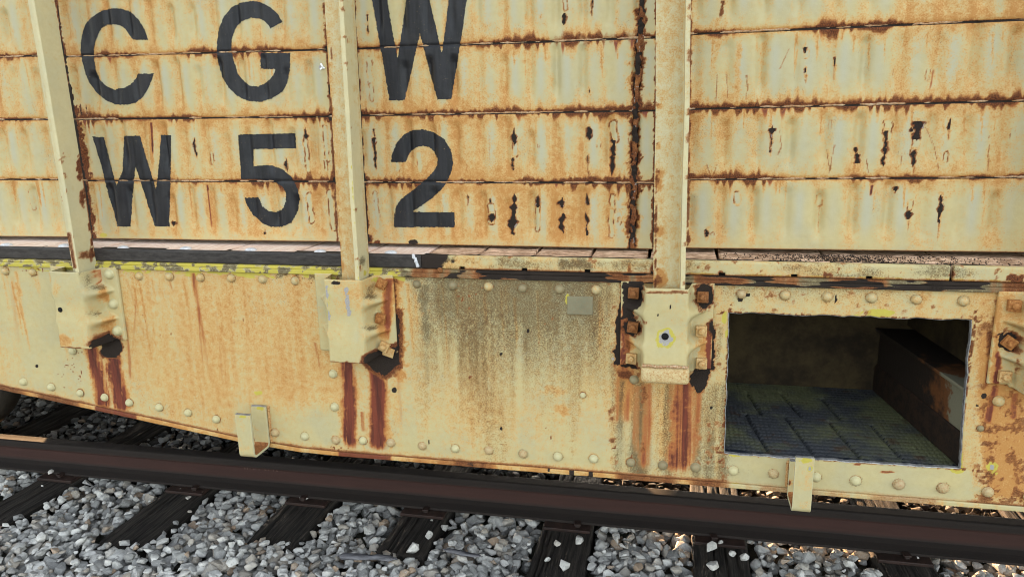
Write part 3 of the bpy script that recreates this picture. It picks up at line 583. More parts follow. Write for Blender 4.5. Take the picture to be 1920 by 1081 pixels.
def paint_sill(p):
    x, y, X, Z = p.x, p.y, p.X, p.Z
    big = fbm(X * 4, Z * 3, 101, 4); st = fbm(X * 26, Z * 1.6, 102, 5); st2 = fbm(X * 70, Z * 3.5, 103, 4)
    xk = [-400, 0, 120, 230, 330, 560, 640, 760, 860, 1000, 1150, 1240, 1345, 1420, 1800, 1850, 2100]
    wk = [.28, .28, .22, .58, .68, .62, .58, .50, .54, .46, .58, .58, .56, .46, .60, .80, .82]
    w = np.interp(x, xk, wk) + (big - .5) * .55 + (st - .5) * .5 + (st2 - .5) * .3
    w -= .28 * sst(.62, 1, (ZC - .44 - Z) / .6) * (x < 1340) * (x > 250) * (.4 + st)
    # clean repainted strip under the opening and round bracket
    clean = sst(1350, 1375, x) * (1 - sst(1800, 1835, x + (p.n1 - .5) * 60)) * sst(846, 858, y - (x - 1360) * .066)
    w = w * (1 - .92 * clean) - .1 * clean
    c2 = sst(700, 640, x) * sst(430, 470, x) * sst(730, 790, y); w -= .35 * c2
    p.ch('wash')[:] = np.clip(w * .85, 0, .72)
    # run-off columns under the top edge
    rng = random.Random(7)
    for _ in range(70):
        xx = rng.uniform(-60, 1160); y0 = 500 + xx * .032 + rng.uniform(0, 25); ln = rng.uniform(60, 260); lean = (1180 - xx) / 5400
        p.streak('wash', xx, y0, xx + lean * ln, y0 + ln, rng.uniform(3, 11), rng.uniform(2, 7), rng.uniform(.45, .85), .6, 1, .4)
    for xx, y0, x1, y1, w_, a in ((362, 510, 400, 760, 7, .75), (360, 510, 376, 600, 7, .8), (316, 520, 330, 560, 4, .6), (372, 560, 386, 770, 5, .6), (255, 560, 246, 700, 3, .5), (20, 515, 40, 690, 9, .35), (236, 520, 300, 720, 4, .4), (405, 580, 425, 790, 4, .45), (590, 640, 606, 720, 6, .5)):
        p.streak('red', xx, y0, x1, y1, w_ * 1.2, w_ * .7, a * .85, .6, .95, .4); p.streak('wash', xx, y0, x1, y1, w_ * 2.4, w_ * 1.6, a, .6, 1, .4)
    # grime: from behind the second stake to the third
    g = sst(735, 840, x + (big - .5) * 160) * (1 - sst(1110, 1190, x + (st - .5) * 60)) * np.clip(1.15 - (y - 520) / (70 + 330 * st ** 1.3 + 120 * big), 0, 1) * 1.1 * (.55 + .6 * st2)
    g2 = sst(1140, 1165, x) * (1 - sst(1330, 1430, x)) * sst(700, 730, y) * np.clip(st * 1.8 - .25, 0, 1) * .95
    g3 = sst(1340, 1360, x) * (1 - sst(1650, 1800, x)) * np.clip(1 - (y - 540) / 40, 0, 1) * .45
    p.put('grime', slice(None), np.maximum(np.maximum(np.maximum(np.clip(g, 0, .8), g2), g3), .34 * sst(750, 800, x) * (1 - sst(1150, 1200, x)) * sst(.42, .6, st) * (1 - sst(740, 830, y))))
    for xx, y0, x1, y1, w_, a in ((795, 530, 806, 700, 26, .8), (800, 640, 806, 760, 12, .5), (860, 535, 868, 650, 16, .7), (960, 540, 962, 690, 20, .65), (940, 540, 944, 640, 12, .6), (1060, 545, 1056, 640, 26, .55), (1100, 600, 1098, 700, 16, .35), (1165, 700, 1160, 880, 14, .75), (1208, 715, 1202, 885, 22, .85), (1150, 640, 1150, 880, 18, .5), (1190, 740, 1186, 890, 12, .6), (1310, 740, 1300, 870, 16, .7), (1350, 610, 1342, 720, 10, .5)):
        p.streak('grime', xx, y0, x1, y1, w_, w_ * .7, a, .5, .9, .5)
    for q in ((1035, 732, 40, 16, .7), (1060, 770, 22, 18, .85), (870, 600, 26, 60, .55), (1150, 600, 16, 70, .6), (1045, 765, 30, 12, .8), (930, 720, 30, 20, .4)):
        p.blob('wash', *q[:4], q[4], .9, .9)
    # rust run-off below the stake pockets
    for xx, y0, x1, y1, w_, a in ((170, 645, 196, 775, 15, 1.25), (206, 655, 236, 778, 18, 1.25), (186, 655, 208, 770, 5, .6), (236, 600, 246, 720, 5, .5),
                                  (648, 670, 660, 850, 17, 1.15), (704, 690, 714, 852, 20, 1.25), (680, 770, 681, 812, 5, .7), (744, 660, 752, 800, 5, .4),
                                  (1172, 610, 1168, 720, 15, .85), (1182, 690, 1176, 800, 12, .6), (1216, 715, 1210, 890, 14, .62), (1288, 715, 1276, 895, 32, .95), (1196, 720, 1192, 860, 8, .5), (1160, 700, 1156, 800, 7, .5), (1310, 730, 1304, 800, 9, .55),
                                  (1868, 720, 1850, 800, 10, .9), (1850, 680, 1846, 730, 5, .8), (1904, 735, 1900, 790, 10, .8)):
        p.streak('red', xx, y0, x1, y1, w_ * 1.25, w_ * 1.3, a, .16, .97, .35)
    for xx, y0, x1, y1, w_ in ((170, 645, 196, 780, 24), (208, 655, 238, 780, 28), (650, 684, 662, 850, 28), (706, 690, 716, 850, 32), (1286, 715, 1272, 890, 36), (1172, 600, 1168, 800, 34)):
        p.streak('wash', xx, y0, x1, y1, w_, w_, 1, .2, .8, .4)
    p.streak('wash', 1246, 715, 1240, 880, 16, 14, .65, .2)
    a_ = p.ch('red'); a_ *= .48 + .68 * vn(X * 260 + (ZC - Z) * 45 * np.clip((1180 - x) / 1000, -.1, 1), Z * 3, 41)
    # bare black patches where the paint has fallen off
    p.blob('black', 209, 651, 22, 22, 1, .2, .25); p.blob('rust', 209, 651, 27, 26, .9, .4, .5); p.line('black', [(160, 650), (200, 636)], 5, .9)
    pk2 = [(676, 672), (700, 650), (736, 640), (742, 588), (748, 600), (748, 680), (738, 690), (722, 704), (704, 694), (690, 682)]
    p.poly('rust', [(670, 668), (738, 630), (740, 575), (754, 580), (756, 690), (722, 712), (690, 692)], .8, 6, 8); p.poly('black', pk2, 1, 2, 5)
    p.line('rust', [(738, 530), (740, 580)], 8, .7, .7, 1.2); p.line('wash', [(742, 520), (752, 700)], 20, 1, .9, .8)
    pk3 = [[(1166, 528), (1200, 530), (1196, 690), (1168, 690), (1152, 680), (1156, 600)], [(1296, 690), (1330, 690), (1322, 722), (1310, 738), (1296, 724)], [(1330, 600), (1342, 610), (1338, 690), (1330, 690)]]
    for q in pk3: p.poly('black', q, .95, 3, 8); p.poly('rust', q, .85, 8, 10); p.poly('wash', q, 1, 18, 14)
    p.blob('rust', 1170, 700, 22, 14, .8, .7, .9); p.blob('bare', 1162, 612, 5, 6, .9, .5, .8); p.blob('bare', 1164, 655, 6, 8, .9, .5, .8); p.blob('bare', 1150, 672, 5, 5, .8, .5, .8)
    p.blob('rust', 1856, 640, 10, 40, .7, .7, .9); p.blob('black', 1868, 640, 6, 22, .8)
    p.poly('wash', [(1835, 600), (1925, 700), (1925, 940), (1850, 930), (1830, 760)], .95, 10, 14)
    i = p.bb(1805, 560, 2000, 960); p.put('rust', i, sst(.44, .62, p.n1[i] * .6 + p.n2[i] * .4) * .62 * (.55 + big[i]) * sst(1810, 1850, x[i]))
    i = p.bb(1330, 520, 1830, 900); p.put('rust', i, sst(.58, .8, p.n1[i]) * .45 * (1 - clean[i]) )
    i = p.bb(1140, 520, 1345, 900); p.put('rust', i, sst(.6, .82, p.n1[i] * .7 + st[i] * .4) * .6)
    i = p.bb(740, 520, 1150, 860); p.put('rust', i, sst(.7, .85, p.n2[i] * .6 + p.n1[i] * .4) * .4)
    # yellow marking paint
    i = p.bb(-2000, 440, 860, 560); lo = Z[i] - (ZTOP - .010 - .012 * vn(X[i] * 24, X[i] * 0, 111)); p.put('yel', i, sst(-.004, .004, lo) * (1 - sst(700, 830, x[i])) * np.clip(1.0 - 1.0 * sst(.42, .56, fbm(X[i] * 28, Z[i] * 60, 112, 3)), 0, .95))
    i = p.bb(500, 440, 860, 545); p.put('grime', i, .7 * sst(.4, .6, p.n1[i]) * sst(ZTOP - .03, ZTOP - .012, Z[i]))
    for q in ((1358, 596, 5, 12), (1362, 625, 3, 8), (1640, 586, 30, 7), (1380, 852, 12, 4), (1460, 853, 14, 5), (1795, 880, 12, 6), (1802, 858, 3, 10), (1860, 880, 9, 16), (1375, 908, 10, 4), (1600, 862, 10, 3), (484, 736, 9, 3), (1064, 562, 4, 8)):
        p.blob('yel', q[0], q[1], q[2] * 1.3, q[3] * 1.35, 1.1, .5, .7)
    p.blob('bare', 1860, 876, 5, 8, .7, .5, .8)
    for q in ((1664, 884, 16, 3), (1608, 870, 10, 3)): p.blob('red', *q, .8, .5, .4)
    for q in ((1567, 560, 3, 9), (1400, 553, 8, 4), (69, 686, 4, 4), (739, 731, 6, 6), (940, 803, 3, 5), (939, 663, 3, 4), (990, 620, 3, 5), (804, 828, 2, 5), (1845, 742, 6, 6), (1832, 760, 3, 3), (1388, 560, 6, 6), (1334, 764, 3, 4)):
        p.blob('black', *q, 1, .35, .25)
    # dark shade ring painted round each rivet head, with a short rust run
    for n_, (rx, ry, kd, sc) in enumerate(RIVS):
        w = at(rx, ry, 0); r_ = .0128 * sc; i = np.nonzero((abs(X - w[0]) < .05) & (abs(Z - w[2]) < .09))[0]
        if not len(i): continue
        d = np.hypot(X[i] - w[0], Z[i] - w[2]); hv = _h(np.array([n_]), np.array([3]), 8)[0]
        p.put('rust', i, np.exp(-((d - r_) / .0016) ** 2) * (.28 + .3 * hv) * (.6 + .6 * (p.n1[i] > .5))); p.put('grime', i, np.exp(-((d - r_ - .001) / .003) ** 2) * .5)  # rust and grime channels carry the painted shade ring here
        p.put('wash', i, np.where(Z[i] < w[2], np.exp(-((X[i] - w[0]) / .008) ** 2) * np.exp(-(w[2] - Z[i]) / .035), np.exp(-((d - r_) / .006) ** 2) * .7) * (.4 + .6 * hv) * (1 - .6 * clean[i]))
    # edge of the cut: rust nibbles
    i = p.bb(1340, 570, 1840, 900); d = np.minimum(np.minimum(abs(X[i] - .1525), abs(X[i] - .741)), np.minimum(abs(Z[i] - OP['z0']), abs(Z[i] - OP['z1'])))
    p.put('rust', i, .75 * (1 - sst(.001, .007, d)) * (p.n2[i] > .5) * (1 - clean[i]))
    # lower edge
    d = Z - zbot(X); p.put('rust', slice(None), (1 - sst(.0, .008 + .012 * p.n1, d)) * .62 * (1 - .6 * clean)); p.put('wash', slice(None), (1 - sst(0, .05, d)) * .5 * (1 - clean))
    # peeling specks
    sp = vn(X * 150, Z * 150, 121) * sst(.5, .7, fbm(X * 7, Z * 7, 122, 3)); p.put('rust', slice(None), np.where(sp > .86, .7, 0) * (1 - clean))
sill = sheet('side_sill', Xw, Zw, Yw, None, M['paint'], CAR, 0, None) if False else None
def keep_fn(c): return ~open_mask.reshape(-1)
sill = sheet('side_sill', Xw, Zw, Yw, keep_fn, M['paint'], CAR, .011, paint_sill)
# bright rim left by the cutting torch
rim = []
for k in range(iL, iR): rim.append((Xw[k, jB], Yw[k, jB], Zw[k, jB], 0, 1))
for k in range(jB, jT): rim.append((Xw[iR, k], Yw[iR, k], Zw[iR, k], -1, 0))
for k in range(iR, iL, -1): rim.append((Xw[k, jT], Yw[k, jT], Zw[k, jT], 0, -1))
for k in range(jT, jB, -1): rim.append((Xw[iL, k], Yw[iL, k], Zw[iL, k], 1, 0))
rim = np.array(rim); n = len(rim); wv = .0002 + .0011 * vn(np.arange(n) * .35, np.zeros(n), 5) * np.where((rim[:, 4] == -1), .35, 1)
a_ = np.stack([rim[:, 0] - rim[:, 3] * .0012, rim[:, 1] - .0022, rim[:, 2] - rim[:, 4] * .0012], 1); b_ = np.stack([rim[:, 0] + rim[:, 3] * wv, rim[:, 1] - .0012, rim[:, 2] + rim[:, 4] * wv], 1); c_ = b_ + np.array([0, .012, 0])
k = np.arange(n); k2 = (k + 1) % n
np_mesh('cut_edge', np.vstack([a_, b_, c_]), np.vstack([np.stack([k, k2, k2 + n, k + n], 1), np.stack([k + n, k2 + n, k2 + 2 * n, k + 2 * n], 1)]), M['bare'], sill, smooth=False)
# bottom flange, top angle
def strip(name, xs, z0f, z1f, y0, y1, mat, parent, paint=None):
    t = np.linspace(0, 1, 7); X = np.repeat(xs[:, None], 7, 1); Z = z0f(X) + (z1f(X) - z0f(X)) * t[None, :]
    Y = y0 - (fbm(X * 30, Z * 30, 8, 3) - .5) * .003 + 0 * X
    return sheet(name, X, Z, Y, None, mat, parent, y1 - y0, paint)
def paint_flange(p):
    p.ch('wash')[:] = np.clip(.75 + (p.n1 - .5) - .5 * sst(1300, 1400, p.x), 0, 1); p.put('rust', slice(None), sst(.45, .7, fbm(p.X * 9, p.X * 0, 6, 4)) * .62 * (1 - .5 * sst(1350, 1450, p.x)))
    p.put('black', slice(None), np.where(vn(p.X * 70, p.Z * 60, 9) > .74, .8, 0) * (sst(.4, .6, fbm(p.X * 3, p.X * 0, 7, 2))))
    p.put('red', slice(None), ((abs(p.x - 216) < 40) | (abs(p.x - 685) < 50)) * .7)
strip('bottom_flange', spans((-3.3, .008, 2.1)), lambda x: zbot(x) - .013, lambda x: zbot(x) - .0015, -.004, .09, M['paint'], sill, paint_flange)
def paint_top(p):
    left = 1 - sst(700, 800, p.x + (p.n1 - .5) * 60)
    p.ch('yel')[:] = left * np.clip(1.02 - sst(.46, .6, p.n1) * .75 - .35 * sst(.4, .6, fbm(p.X * 8, p.Z * 40, 17, 3)), 0, 1); p.ch('grime')[:] = np.clip(sst(.42, .62, p.n1) * .85 * left + .9 * (1 - left), 0, 1)  # grime on the right part darkens it for the shaded gap
    p.put('rust', slice(None), (1 - left) * (.05 + .55 * sst(.4, .7, fbm(p.X * 14, p.X * 0, 16, 3)))); p.put('black', slice(None), (1 - left) * sst(.34, .5, fbm(p.X * 9, p.Z * 60, 18, 3)) * .9)  # right part painted dark for the shaded gap under the beam, with rust
xq = spans((-3.3, .006, 2.1))
strip('top_angle', xq, lambda x: ZTOP - .0015 + 0 * x, lambda x: ZC - .4335 + 0 * x, -.010, .10, M['paint'], sill, paint_top)
strip('top_strip', xq, lambda x: ZC - .432 + 0 * x, lambda x: ZC - .4235 + 0 * x, -.003, .08, M['paint'], sill, paint_top)

# ---- rivets
def rivet_mesh(name, mat, r=.0118, h=.0085):
    m = MB(); pr = [(r * 1.12, -.002), (r * 1.08, .0006), (r, .0012)] + [(r * math.cos(a), .0012 + h * math.sin(a)) for a in (.25, .5, .75, 1.0, 1.25, 1.45)]
    m.lathe(pr, (0, 0, 0), 'y', 20); return m.build('rivet', mat, sill, True)
RV = {}
def rivet(px, py, kind='rivet', sc=1.0, Y=0.0):
    w = at(px, py, Y)
    k = kind
    if k not in RV: RV[k] = rivet_mesh('rivet', M[k]); o = RV[k]
    else: o = copy_to(RV[k], sill)
    o.location = (w[0], Y - .003, w[2]); s = sc * random.Random(int(px * 7 + py)).uniform(.94, 1.06); o.scale = (s, s, s); o.rotation_euler = (0, random.Random(int(px)).uniform(0, 6), 0)
for q in RIVS: rivet(*q)
# small welded patch
w0, w1 = at(1064, 588, 0), at(1112, 556, 0); m = MB(); m.box(w0[0], w1[0], -.0045, .003, w0[2], w1[2]); m.build('weld_patch', M['patch'], sill, False, .0015)

# ---- stakes: angle section, back flange to the left and a web standing towards the viewer on the right
KX = [(-1.789, -.0115), (-.866, .009), (.033, -.009), (.952, 0)]
def stake(i, kx, lean):
    zs = spans((ZC - .465, .006, 2.08), (2.08, .2, 4.0)) if True else None
    def run(a, b, st): return [tuple(np.array(a) + (np.array(b) - np.array(a)) * t) for t in np.linspace(0, 1, max(2, int(np.hypot(b[0] - a[0], b[1] - a[1]) / st)))[:-1]]
    pr = run((-.083, -.012), (-.0165, -.012), .005) + run((-.0165, -.012), (-.0135, -.016), .002) + run((-.0135, -.016), (-.0125, -.077), .006) + [(-.0115, -.0785), (-.0015, -.0785), (0, -.077)] + run((0, -.077), (0, -.003), .006) + [(0, -.003), (-.083, -.003)]
    pr = np.array(pr); n = len(pr)
    V = np.stack([kx + pr[None, :, 0] + lean * (zs[:, None] - (ZC - .45)) / .79 + (vn(zs * 5, zs * 0, 300 + i)[:, None] - .5) * .003, pr[None, :, 1] + 0 * zs[:, None], zs[:, None] + 0 * pr[None, :, 0]], -1)
    ix = np.arange(len(zs) * n).reshape(len(zs), n); nx = np.roll(ix, -1, 1)
    fq = np.stack([ix[:-1], nx[:-1], nx[1:], ix[1:]], -1).reshape(-1, 4)
    p = Painter(V); fl = np.tile(pr[:, 1] > -.02, len(zs)); big = fbm(p.X * 12, p.Z * 2.2, 131 + i, 4)
    base = {0: .10, 1: .42, 2: .30, 3: .3}[i]
    p.ch('wash')[:] = np.clip(np.where(fl, base, base * .35) + (big - .5) * .55, 0, 1)
    ex = np.tile(np.minimum(np.abs(pr[:, 0] + .083), np.where(pr[:, 1] < -.06, np.abs(pr[:, 0]), 1)) < .005, len(zs))
    p.put('rust', slice(None), np.where(ex & (p.n1 > (.74, .70, .64, .64)[i]), .45, 0)); p.put('wash', slice(None), np.where(p.n1 > .70, (.2, .35, .5, .5)[i], 0))
    if i == 0:
        p.blob('rust', 150, 315, 7, 26, .9, .5, .9); p.blob('rust', 155, 372, 6, 22, .85, .5, .9); p.blob('rust', 156, 478, 14, 10, .62, .7, .8); p.blob('grime', 162, 476, 20, 12, .6, .7, .6); p.line('rust', [(128, 440), (140, 500)], 5, .7, .5, 1); p.blob('rust', 171, 475, 5, 18, .7)
        p.line('rust', [(146, 240), (160, 345), (176, 480)], 3, .85, .5, 1.2)
    if i == 1:
        p.blob('grime', 680, 490, 9, 16, .85, .6, .5); p.blob('yel', 684, 512, 5, 10, .7); p.line('yel', [(655, 265), (668, 480), (672, 525)], 2.2, .62, .6, .7); p.blob('wash', 640, 500, 8, 18, 1); p.blob('rust', 620, 205, 4, 26, .75, .6, 1); p.blob('rust', 622, 100, 3, 16, .6); p.line('wash', [(612, 60), (640, 510)], 8, .75, .8, .8)
    if i == 2:
        for q in ((1233, 322, 7, 6), (1232, 340, 5, 9), (1232, 430, 5, 8), (1233, 520, 10, 12), (1231, 505, 5, 6), (1233, 195, 5, 4), (1232, 270, 4, 4)): p.blob('rust', *q, .62, .8, .9); p.blob('wash', q[0] + 4, q[1] + 4, q[2] * 2, q[3] * 1.8, .9)
        p.line('rust', [(1229, 330), (1227, 545)], 2.2, .8, .5, 1.2); p.blob('rust', 1281, 530, 3, 10, .9)
    o = np_mesh('stake', V.reshape(-1, 3), fq, M['stake'], CAR, p.attrs()); o.data.polygons.foreach_set('use_smooth', np.zeros(len(o.data.polygons), bool))
    return o
for i, (kx, ln) in enumerate(KX): stake(i, kx, ln)

# ---- pressed stake pockets
def paint_pocket(i):
    def f(p):
        big = fbm(p.X * 9, p.Z * 9, 151 + i, 4); p.ch('wash')[:] = np.clip({0: .22, 1: .30, 2: .26, 3: .5}[i] + (big - .5) * .8, 0, 1)
        if i == 0:
            p.streak('red', 183, 502, 190, 545, 10, 8, .8, .5); p.blob('grime', 183, 538, 24, 9, 1.1, .9, .5); p.blob('wash', 195, 555, 22, 30, .95, .8, .6); p.blob('grime', 176, 588, 26, 8, 1.05, .9, .5); p.blob('wash', 205, 610, 24, 30, .8, .8)
            p.poly('black', [(166, 650), (172, 640), (190, 632), (204, 625), (214, 630), (232, 640), (225, 660), (170, 660)], 1, 2, 6); p.poly('rust', [(160, 648), (172, 634), (200, 622), (225, 630), (236, 650)], .8, 5, 9); p.line('rust', [(222, 505), (240, 637)], 3, .8, .5, 1.3); p.line('rust', [(104, 650), (150, 653)], 3, .6); p.blob('wash', 118, 640, 26, 16, .75); p.blob('wash', 104, 545, 12, 20, .5); p.line('grime', [(150, 505), (165, 530)], 8, .6)
        if i == 1:
            p.line('bare', [(612, 536), (614, 570), (618, 600)], 3, .75, .6, 1.3); p.line('bare', [(648, 540), (652, 575), (654, 590)], 5, .8, .6, 1.3); p.line('yel', [(614, 540), (616, 590)], 9, .45, .8, 1); p.line('yel', [(650, 540), (654, 590)], 10, .42, .8, 1)
            p.blob('black', 630, 531, 10, 4, 1, .4, .6); p.blob('grime', 694, 556, 20, 8, 1.1, .9, .5); p.blob('grime', 696, 614, 20, 8, 1.1, .9, .5); p.streak('red', 727, 520, 724, 650, 14, 9, .62, .3); p.streak('wash', 726, 520, 722, 660, 22, 18, 1, .3); p.blob('grime', 695, 540, 8, 16, .7); p.blob('yel', 706, 525, 16, 8, .6)
            p.poly('black', [(680, 675), (690, 664), (712, 655), (745, 650), (745, 690), (690, 690)], 1, 2, 5); p.poly('rust', [(676, 668), (690, 660), (712, 648), (745, 640), (745, 690), (680, 690)], .85, 4, 9); p.line('rust', [(612, 678), (676, 683)], 3, .7, .5, 1.3); p.blob('grime', 712, 590, 14, 14, .7, .8)
        if i == 2:
            for q in ((1188, 548, 18, 20), (1186, 612, 18, 20), (1180, 690, 14, 12), (1322, 555, 18, 26), (1335, 612, 5, 14)): p.blob('black', *q, 1, .3, .5); p.blob('rust', q[0], q[1], q[2] + 8, q[3] + 8, .8, .5, .7)
            p.line('red', [(1174, 580), (1172, 690)], 16, .9, .8, .6); p.blob('rust', 1176, 645, 12, 36, .6, .8, .9); p.poly('black', [(1166, 526), (1206, 526), (1204, 560), (1196, 590), (1166, 598)], .9, 3, 8); p.line('red', [(1330, 620), (1328, 690)], 10, .75, .8, .8); p.blob('wash', 1320, 650, 20, 40, 1, .8); p.blob('wash', 1180, 645, 20, 30, 1, .8); p.blob('rust', 1330, 540, 12, 8, .7, .7, .9)
            p.blob('bare', 1246, 632, 15, 14, .9, .4, .7); p.line('yel', [(1232, 642), (1236, 620), (1256, 618), (1262, 634), (1254, 648), (1234, 648)], 6, .62, .6, .9)
            for q in ((1233, 591, 2, 3), (1228, 558, 2, 2), (1257, 575, 2, 5)): p.blob('black', *q, 1, .4, .4)
            p.line('rust', [(1212, 548), (1290, 548)], 2.5, .55, .6, 1.4)
            for q in ((1194, 585, 10, 10), (1306, 590, 9, 10)): p.blob('wash', *q, .8, .8, .6, cut=True); p.blob('rust', *q, .9, .8, .4, cut=True); p.blob('black', *q, .9, .8, .4, cut=True)
        if i == 3:
            for q in ((1886, 640, 20, 22),): p.blob('black', *q, 1, .4, .7); p.blob('rust', q[0] + 6, q[1], q[2] + 8, q[3] + 6, .8, .5, .8)
            p.line('red', [(1872, 660), (1868, 725)], 8, .8, .8, .9); p.line('wash', [(1874, 560), (1864, 725)], 14, .9, .8, .8); p.line('rust', [(1912, 660), (1905, 700)], 6, .5, .6, 1.3)
    return f
nut_t = {}
def bolt_mesh(kind):
    m = MB(); h = .0145; m.prism([(-h, -h), (h, -h), (h, h), (-h, h)], 'y', 0, -.015)
    me = MB()
    m.lathe([(.0092, .0), (.0092, .0225), (.0078, .0255), (.003, .0268)], (0, 0, 0), 'y', 16)
    return m.build('bolt', M[kind], None, False, .0022, 2)
def bolt(parent, kind, X, Z, ang, Y=-.012):
    if kind not in nut_t: nut_t[kind] = o = bolt_mesh(kind); o.parent = parent
    else: o = copy_to(nut_t[kind], parent)
    o.location = (X, Y, Z); o.rotation_euler = (random.Random(int(X * 1e4)).uniform(-.08, .08), ang, random.Random(int(Z * 1e4)).uniform(-.08, .08)); return o
PK = [(-1.836, 0), (-.913, 1), (-.013, 2), (.905, 3)]
for cx, i in PK:
    half = .122; xs = spans((-half, .0036, half)); zb_, zt_ = (ZC - .686, ZC - .4415); zs = spans((zb_, .0036, zt_))
    xx, zz = np.meshgrid(xs, zs, indexing='ij'); r1 = np.exp(-((zz - (ZC - .513)) / .0145) ** 2); r2 = np.exp(-((zz - (ZC - .604)) / .0145) ** 2)
    side = .0655 + .042 * np.maximum(r1, r2)
    fr = .0545 + .003 * np.maximum(r1, r2) + np.where(zz < ZC - .66, .002, 0)
    a = np.abs(xx) + (fbm(zz * 14, xx * 3, 170 + i, 2) - .5) * .004
    tt = np.clip((a - fr) / (side - fr), 0, 1); s_ = .8 * tt + .2 * tt * tt * (3 - 2 * tt)
    h = .012 + .078 * (1 - s_) + (fbm(xx * 14, zz * 14, 160 + i, 3) - .5) * .0035 * (1 - s_) - .004 * (1 - s_) * np.exp(-((zz - (ZC - .56)) / .05) ** 2)
    keep = None
    X = cx + xx + (zz - (ZC - .56)) * (-.010 if i == 2 else -.004) * np.sign(xx) * (1 - s_)
    # the flange stops a little short of the front at the bottom, and is wavy at the edge
    Zp = zz + np.where(a > .075, np.clip((ZC - .60 - zz) / .086, 0, 1) * .008, 0) + (fbm(xx * 20, zz * 3, 180 + i, 2) - .5) * .004
    pk = sheet('stake_pocket', X, Zp, -h, keep, M['paint'], CAR, .009, paint_pocket(i))
    if i == 0:
        for q in ((204, 514), (212, 570), (219, 620)):
            w = at(*q, -.016); o = copy_to(RV['rivet_clean'], pk); o.location = (w[0], -.0145, w[2]); o.scale = (1.25, 1.25, 1.25)
    if i == 1:
        for q, kd, an in (((715, 532), 'nut_rust', .45), ((713, 597), 'nut_rust', .2), ((720, 650), 'nut_cream', .5)):
            w = at(*q, -.02); bolt(pk, kd, w[0], w[2], an)
        w = at(728, 660, -.016); m = MB(); m.box(-.017, .017, -.004, .0, -.014, .014); o = m.build('washer', M['nut_cream'], pk, False, .001); o.location = (w[0], -.0125, w[2]); o.rotation_euler = (0, .3, 0)
    if i == 2:
        for q, kd, an in (((1188, 549), 'nut_black', .05), ((1186, 613), 'nut_black', .12), ((1184, 672), 'nut_cream', .03), ((1318, 557), 'nut_black', 0), ((1315, 620), 'nut_cream', .0), ((1315, 681), 'nut_cream', .03)):
            w = at(*q, -.02); bolt(pk, kd, w[0], w[2], an)
        m = MB(); m.box(cx - .0615, cx + .0635, -.097, -.010, ZC - .698, ZC - .652); o = m.build('pocket_cap', M['cap'], pk, True, .010, 3)
        xw = spans((cx - .058, .003, cx + .06)); a4 = np.linspace(0, 2 * math.pi, 7)[:-1]; rr = .0042 * (.55 + .9 * vn(xw * 160, xw * 0, 3))
        P = np.stack([xw[:, None] + 0 * a4, -.0965 + rr[:, None] * np.sin(a4), ZC - .6485 + rr[:, None] * np.cos(a4) + (vn(xw * 90, xw * 0, 6) - .5)[:, None] * .004], -1); n_, m_ = P.shape[:2]; ix = np.arange(n_ * m_).reshape(n_, m_); nx = np.roll(ix, -1, 1)
        np_mesh('cap_weld', P.reshape(-1, 3), np.stack([ix[:-1], nx[:-1], nx[1:], ix[1:]], -1).reshape(-1, 4), M['weld'], pk)
    if i == 3:
        for q, kd, an in (((1902, 573), 'nut_rust', .03), ((1893, 642), 'nut_rust', .6), ((1884, 706), 'nut_cream', .03)):
            w = at(*q, -.02); bolt(pk, kd, w[0], w[2], an)
    hole = {0: (111, 581), 2: (1247, 631)}.get(i)
    if hole:
        w = at(*hole, -.09); m = MB(); r_ = .0095 if i == 2 else .008
        m.lathe([(r_, -.004), (r_, .0009), (.0005, .0007)], (w[0], 0, w[2]), 'y', 18)
        o = m.build('drain_hole', M['black'], pk, True)
        jx = np.argmin(abs(X[:, 30] - w[0])); jz = np.argmin(abs(Zp[jx] - w[2])); o.location = (0, -h[jx, jz] - .0005, 0)
# ---- deck edge beams and planks
def paint_beam(p):
    big = fbm(p.X * 9, p.Z * 20, 201, 4); p.ch('wash')[:] = np.clip(.36 + (big - .5) * .9, 0, 1)
    p.put('grime', slice(None), np.clip((fbm(p.X * 9, p.Z * 30, 203, 4) - .36) * 2.2, 0, .6)); p.poly('grime', [(1045, 484), (1112, 486), (1116, 508), (1052, 506)], .9, 8, 10)
    p.put('black', slice(None), (1 - sst(800, 868, p.x + (p.n1 - .5) * 50 + (p.y - 495) * 1.2)) * 1.0); p.put('rust', slice(None), np.where((p.n1 > .72) & (p.x > 870), .4, 0))
    z = p.Z - (ZC - .4205); p.put('rust', slice(None), (1 - sst(0, .010 * p.n1 + .003, z)) * .6 * (p.x > 860)); p.put('yel', slice(None), (1 - sst(.003, .010, z)) * (p.n1 > .5) * .7 * (p.x > 1240))
    p.streak('wash', 1180, 492, 1179, 512, 4, 6, 1, .05); p.streak('rust', 1180, 498, 1179, 512, 2, 4, .6, .05); p.blob('rust', 1222, 505, 6, 12, .8, .5, .8); p.blob('rust', 1550, 516, 16, 8, .75, .6, .9); p.blob('rust', 1786, 515, 8, 10, .8, .6, .9); p.blob('rust', 1905, 522, 20, 9, .85, .6, .9); p.blob('black', 1222, 512, 4, 8, 1)
    p.blob('rust', 1350, 512, 6, 5, .7, .6, .9); p.blob('rust', 1300, 516, 22, 5, .6, .6, .9)
NOTCH = [867, 983, 1101, 1355, 1490, 1630]
NX = [at(q, 505 + (q - 867) * .022, 0)[0] for q in NOTCH]
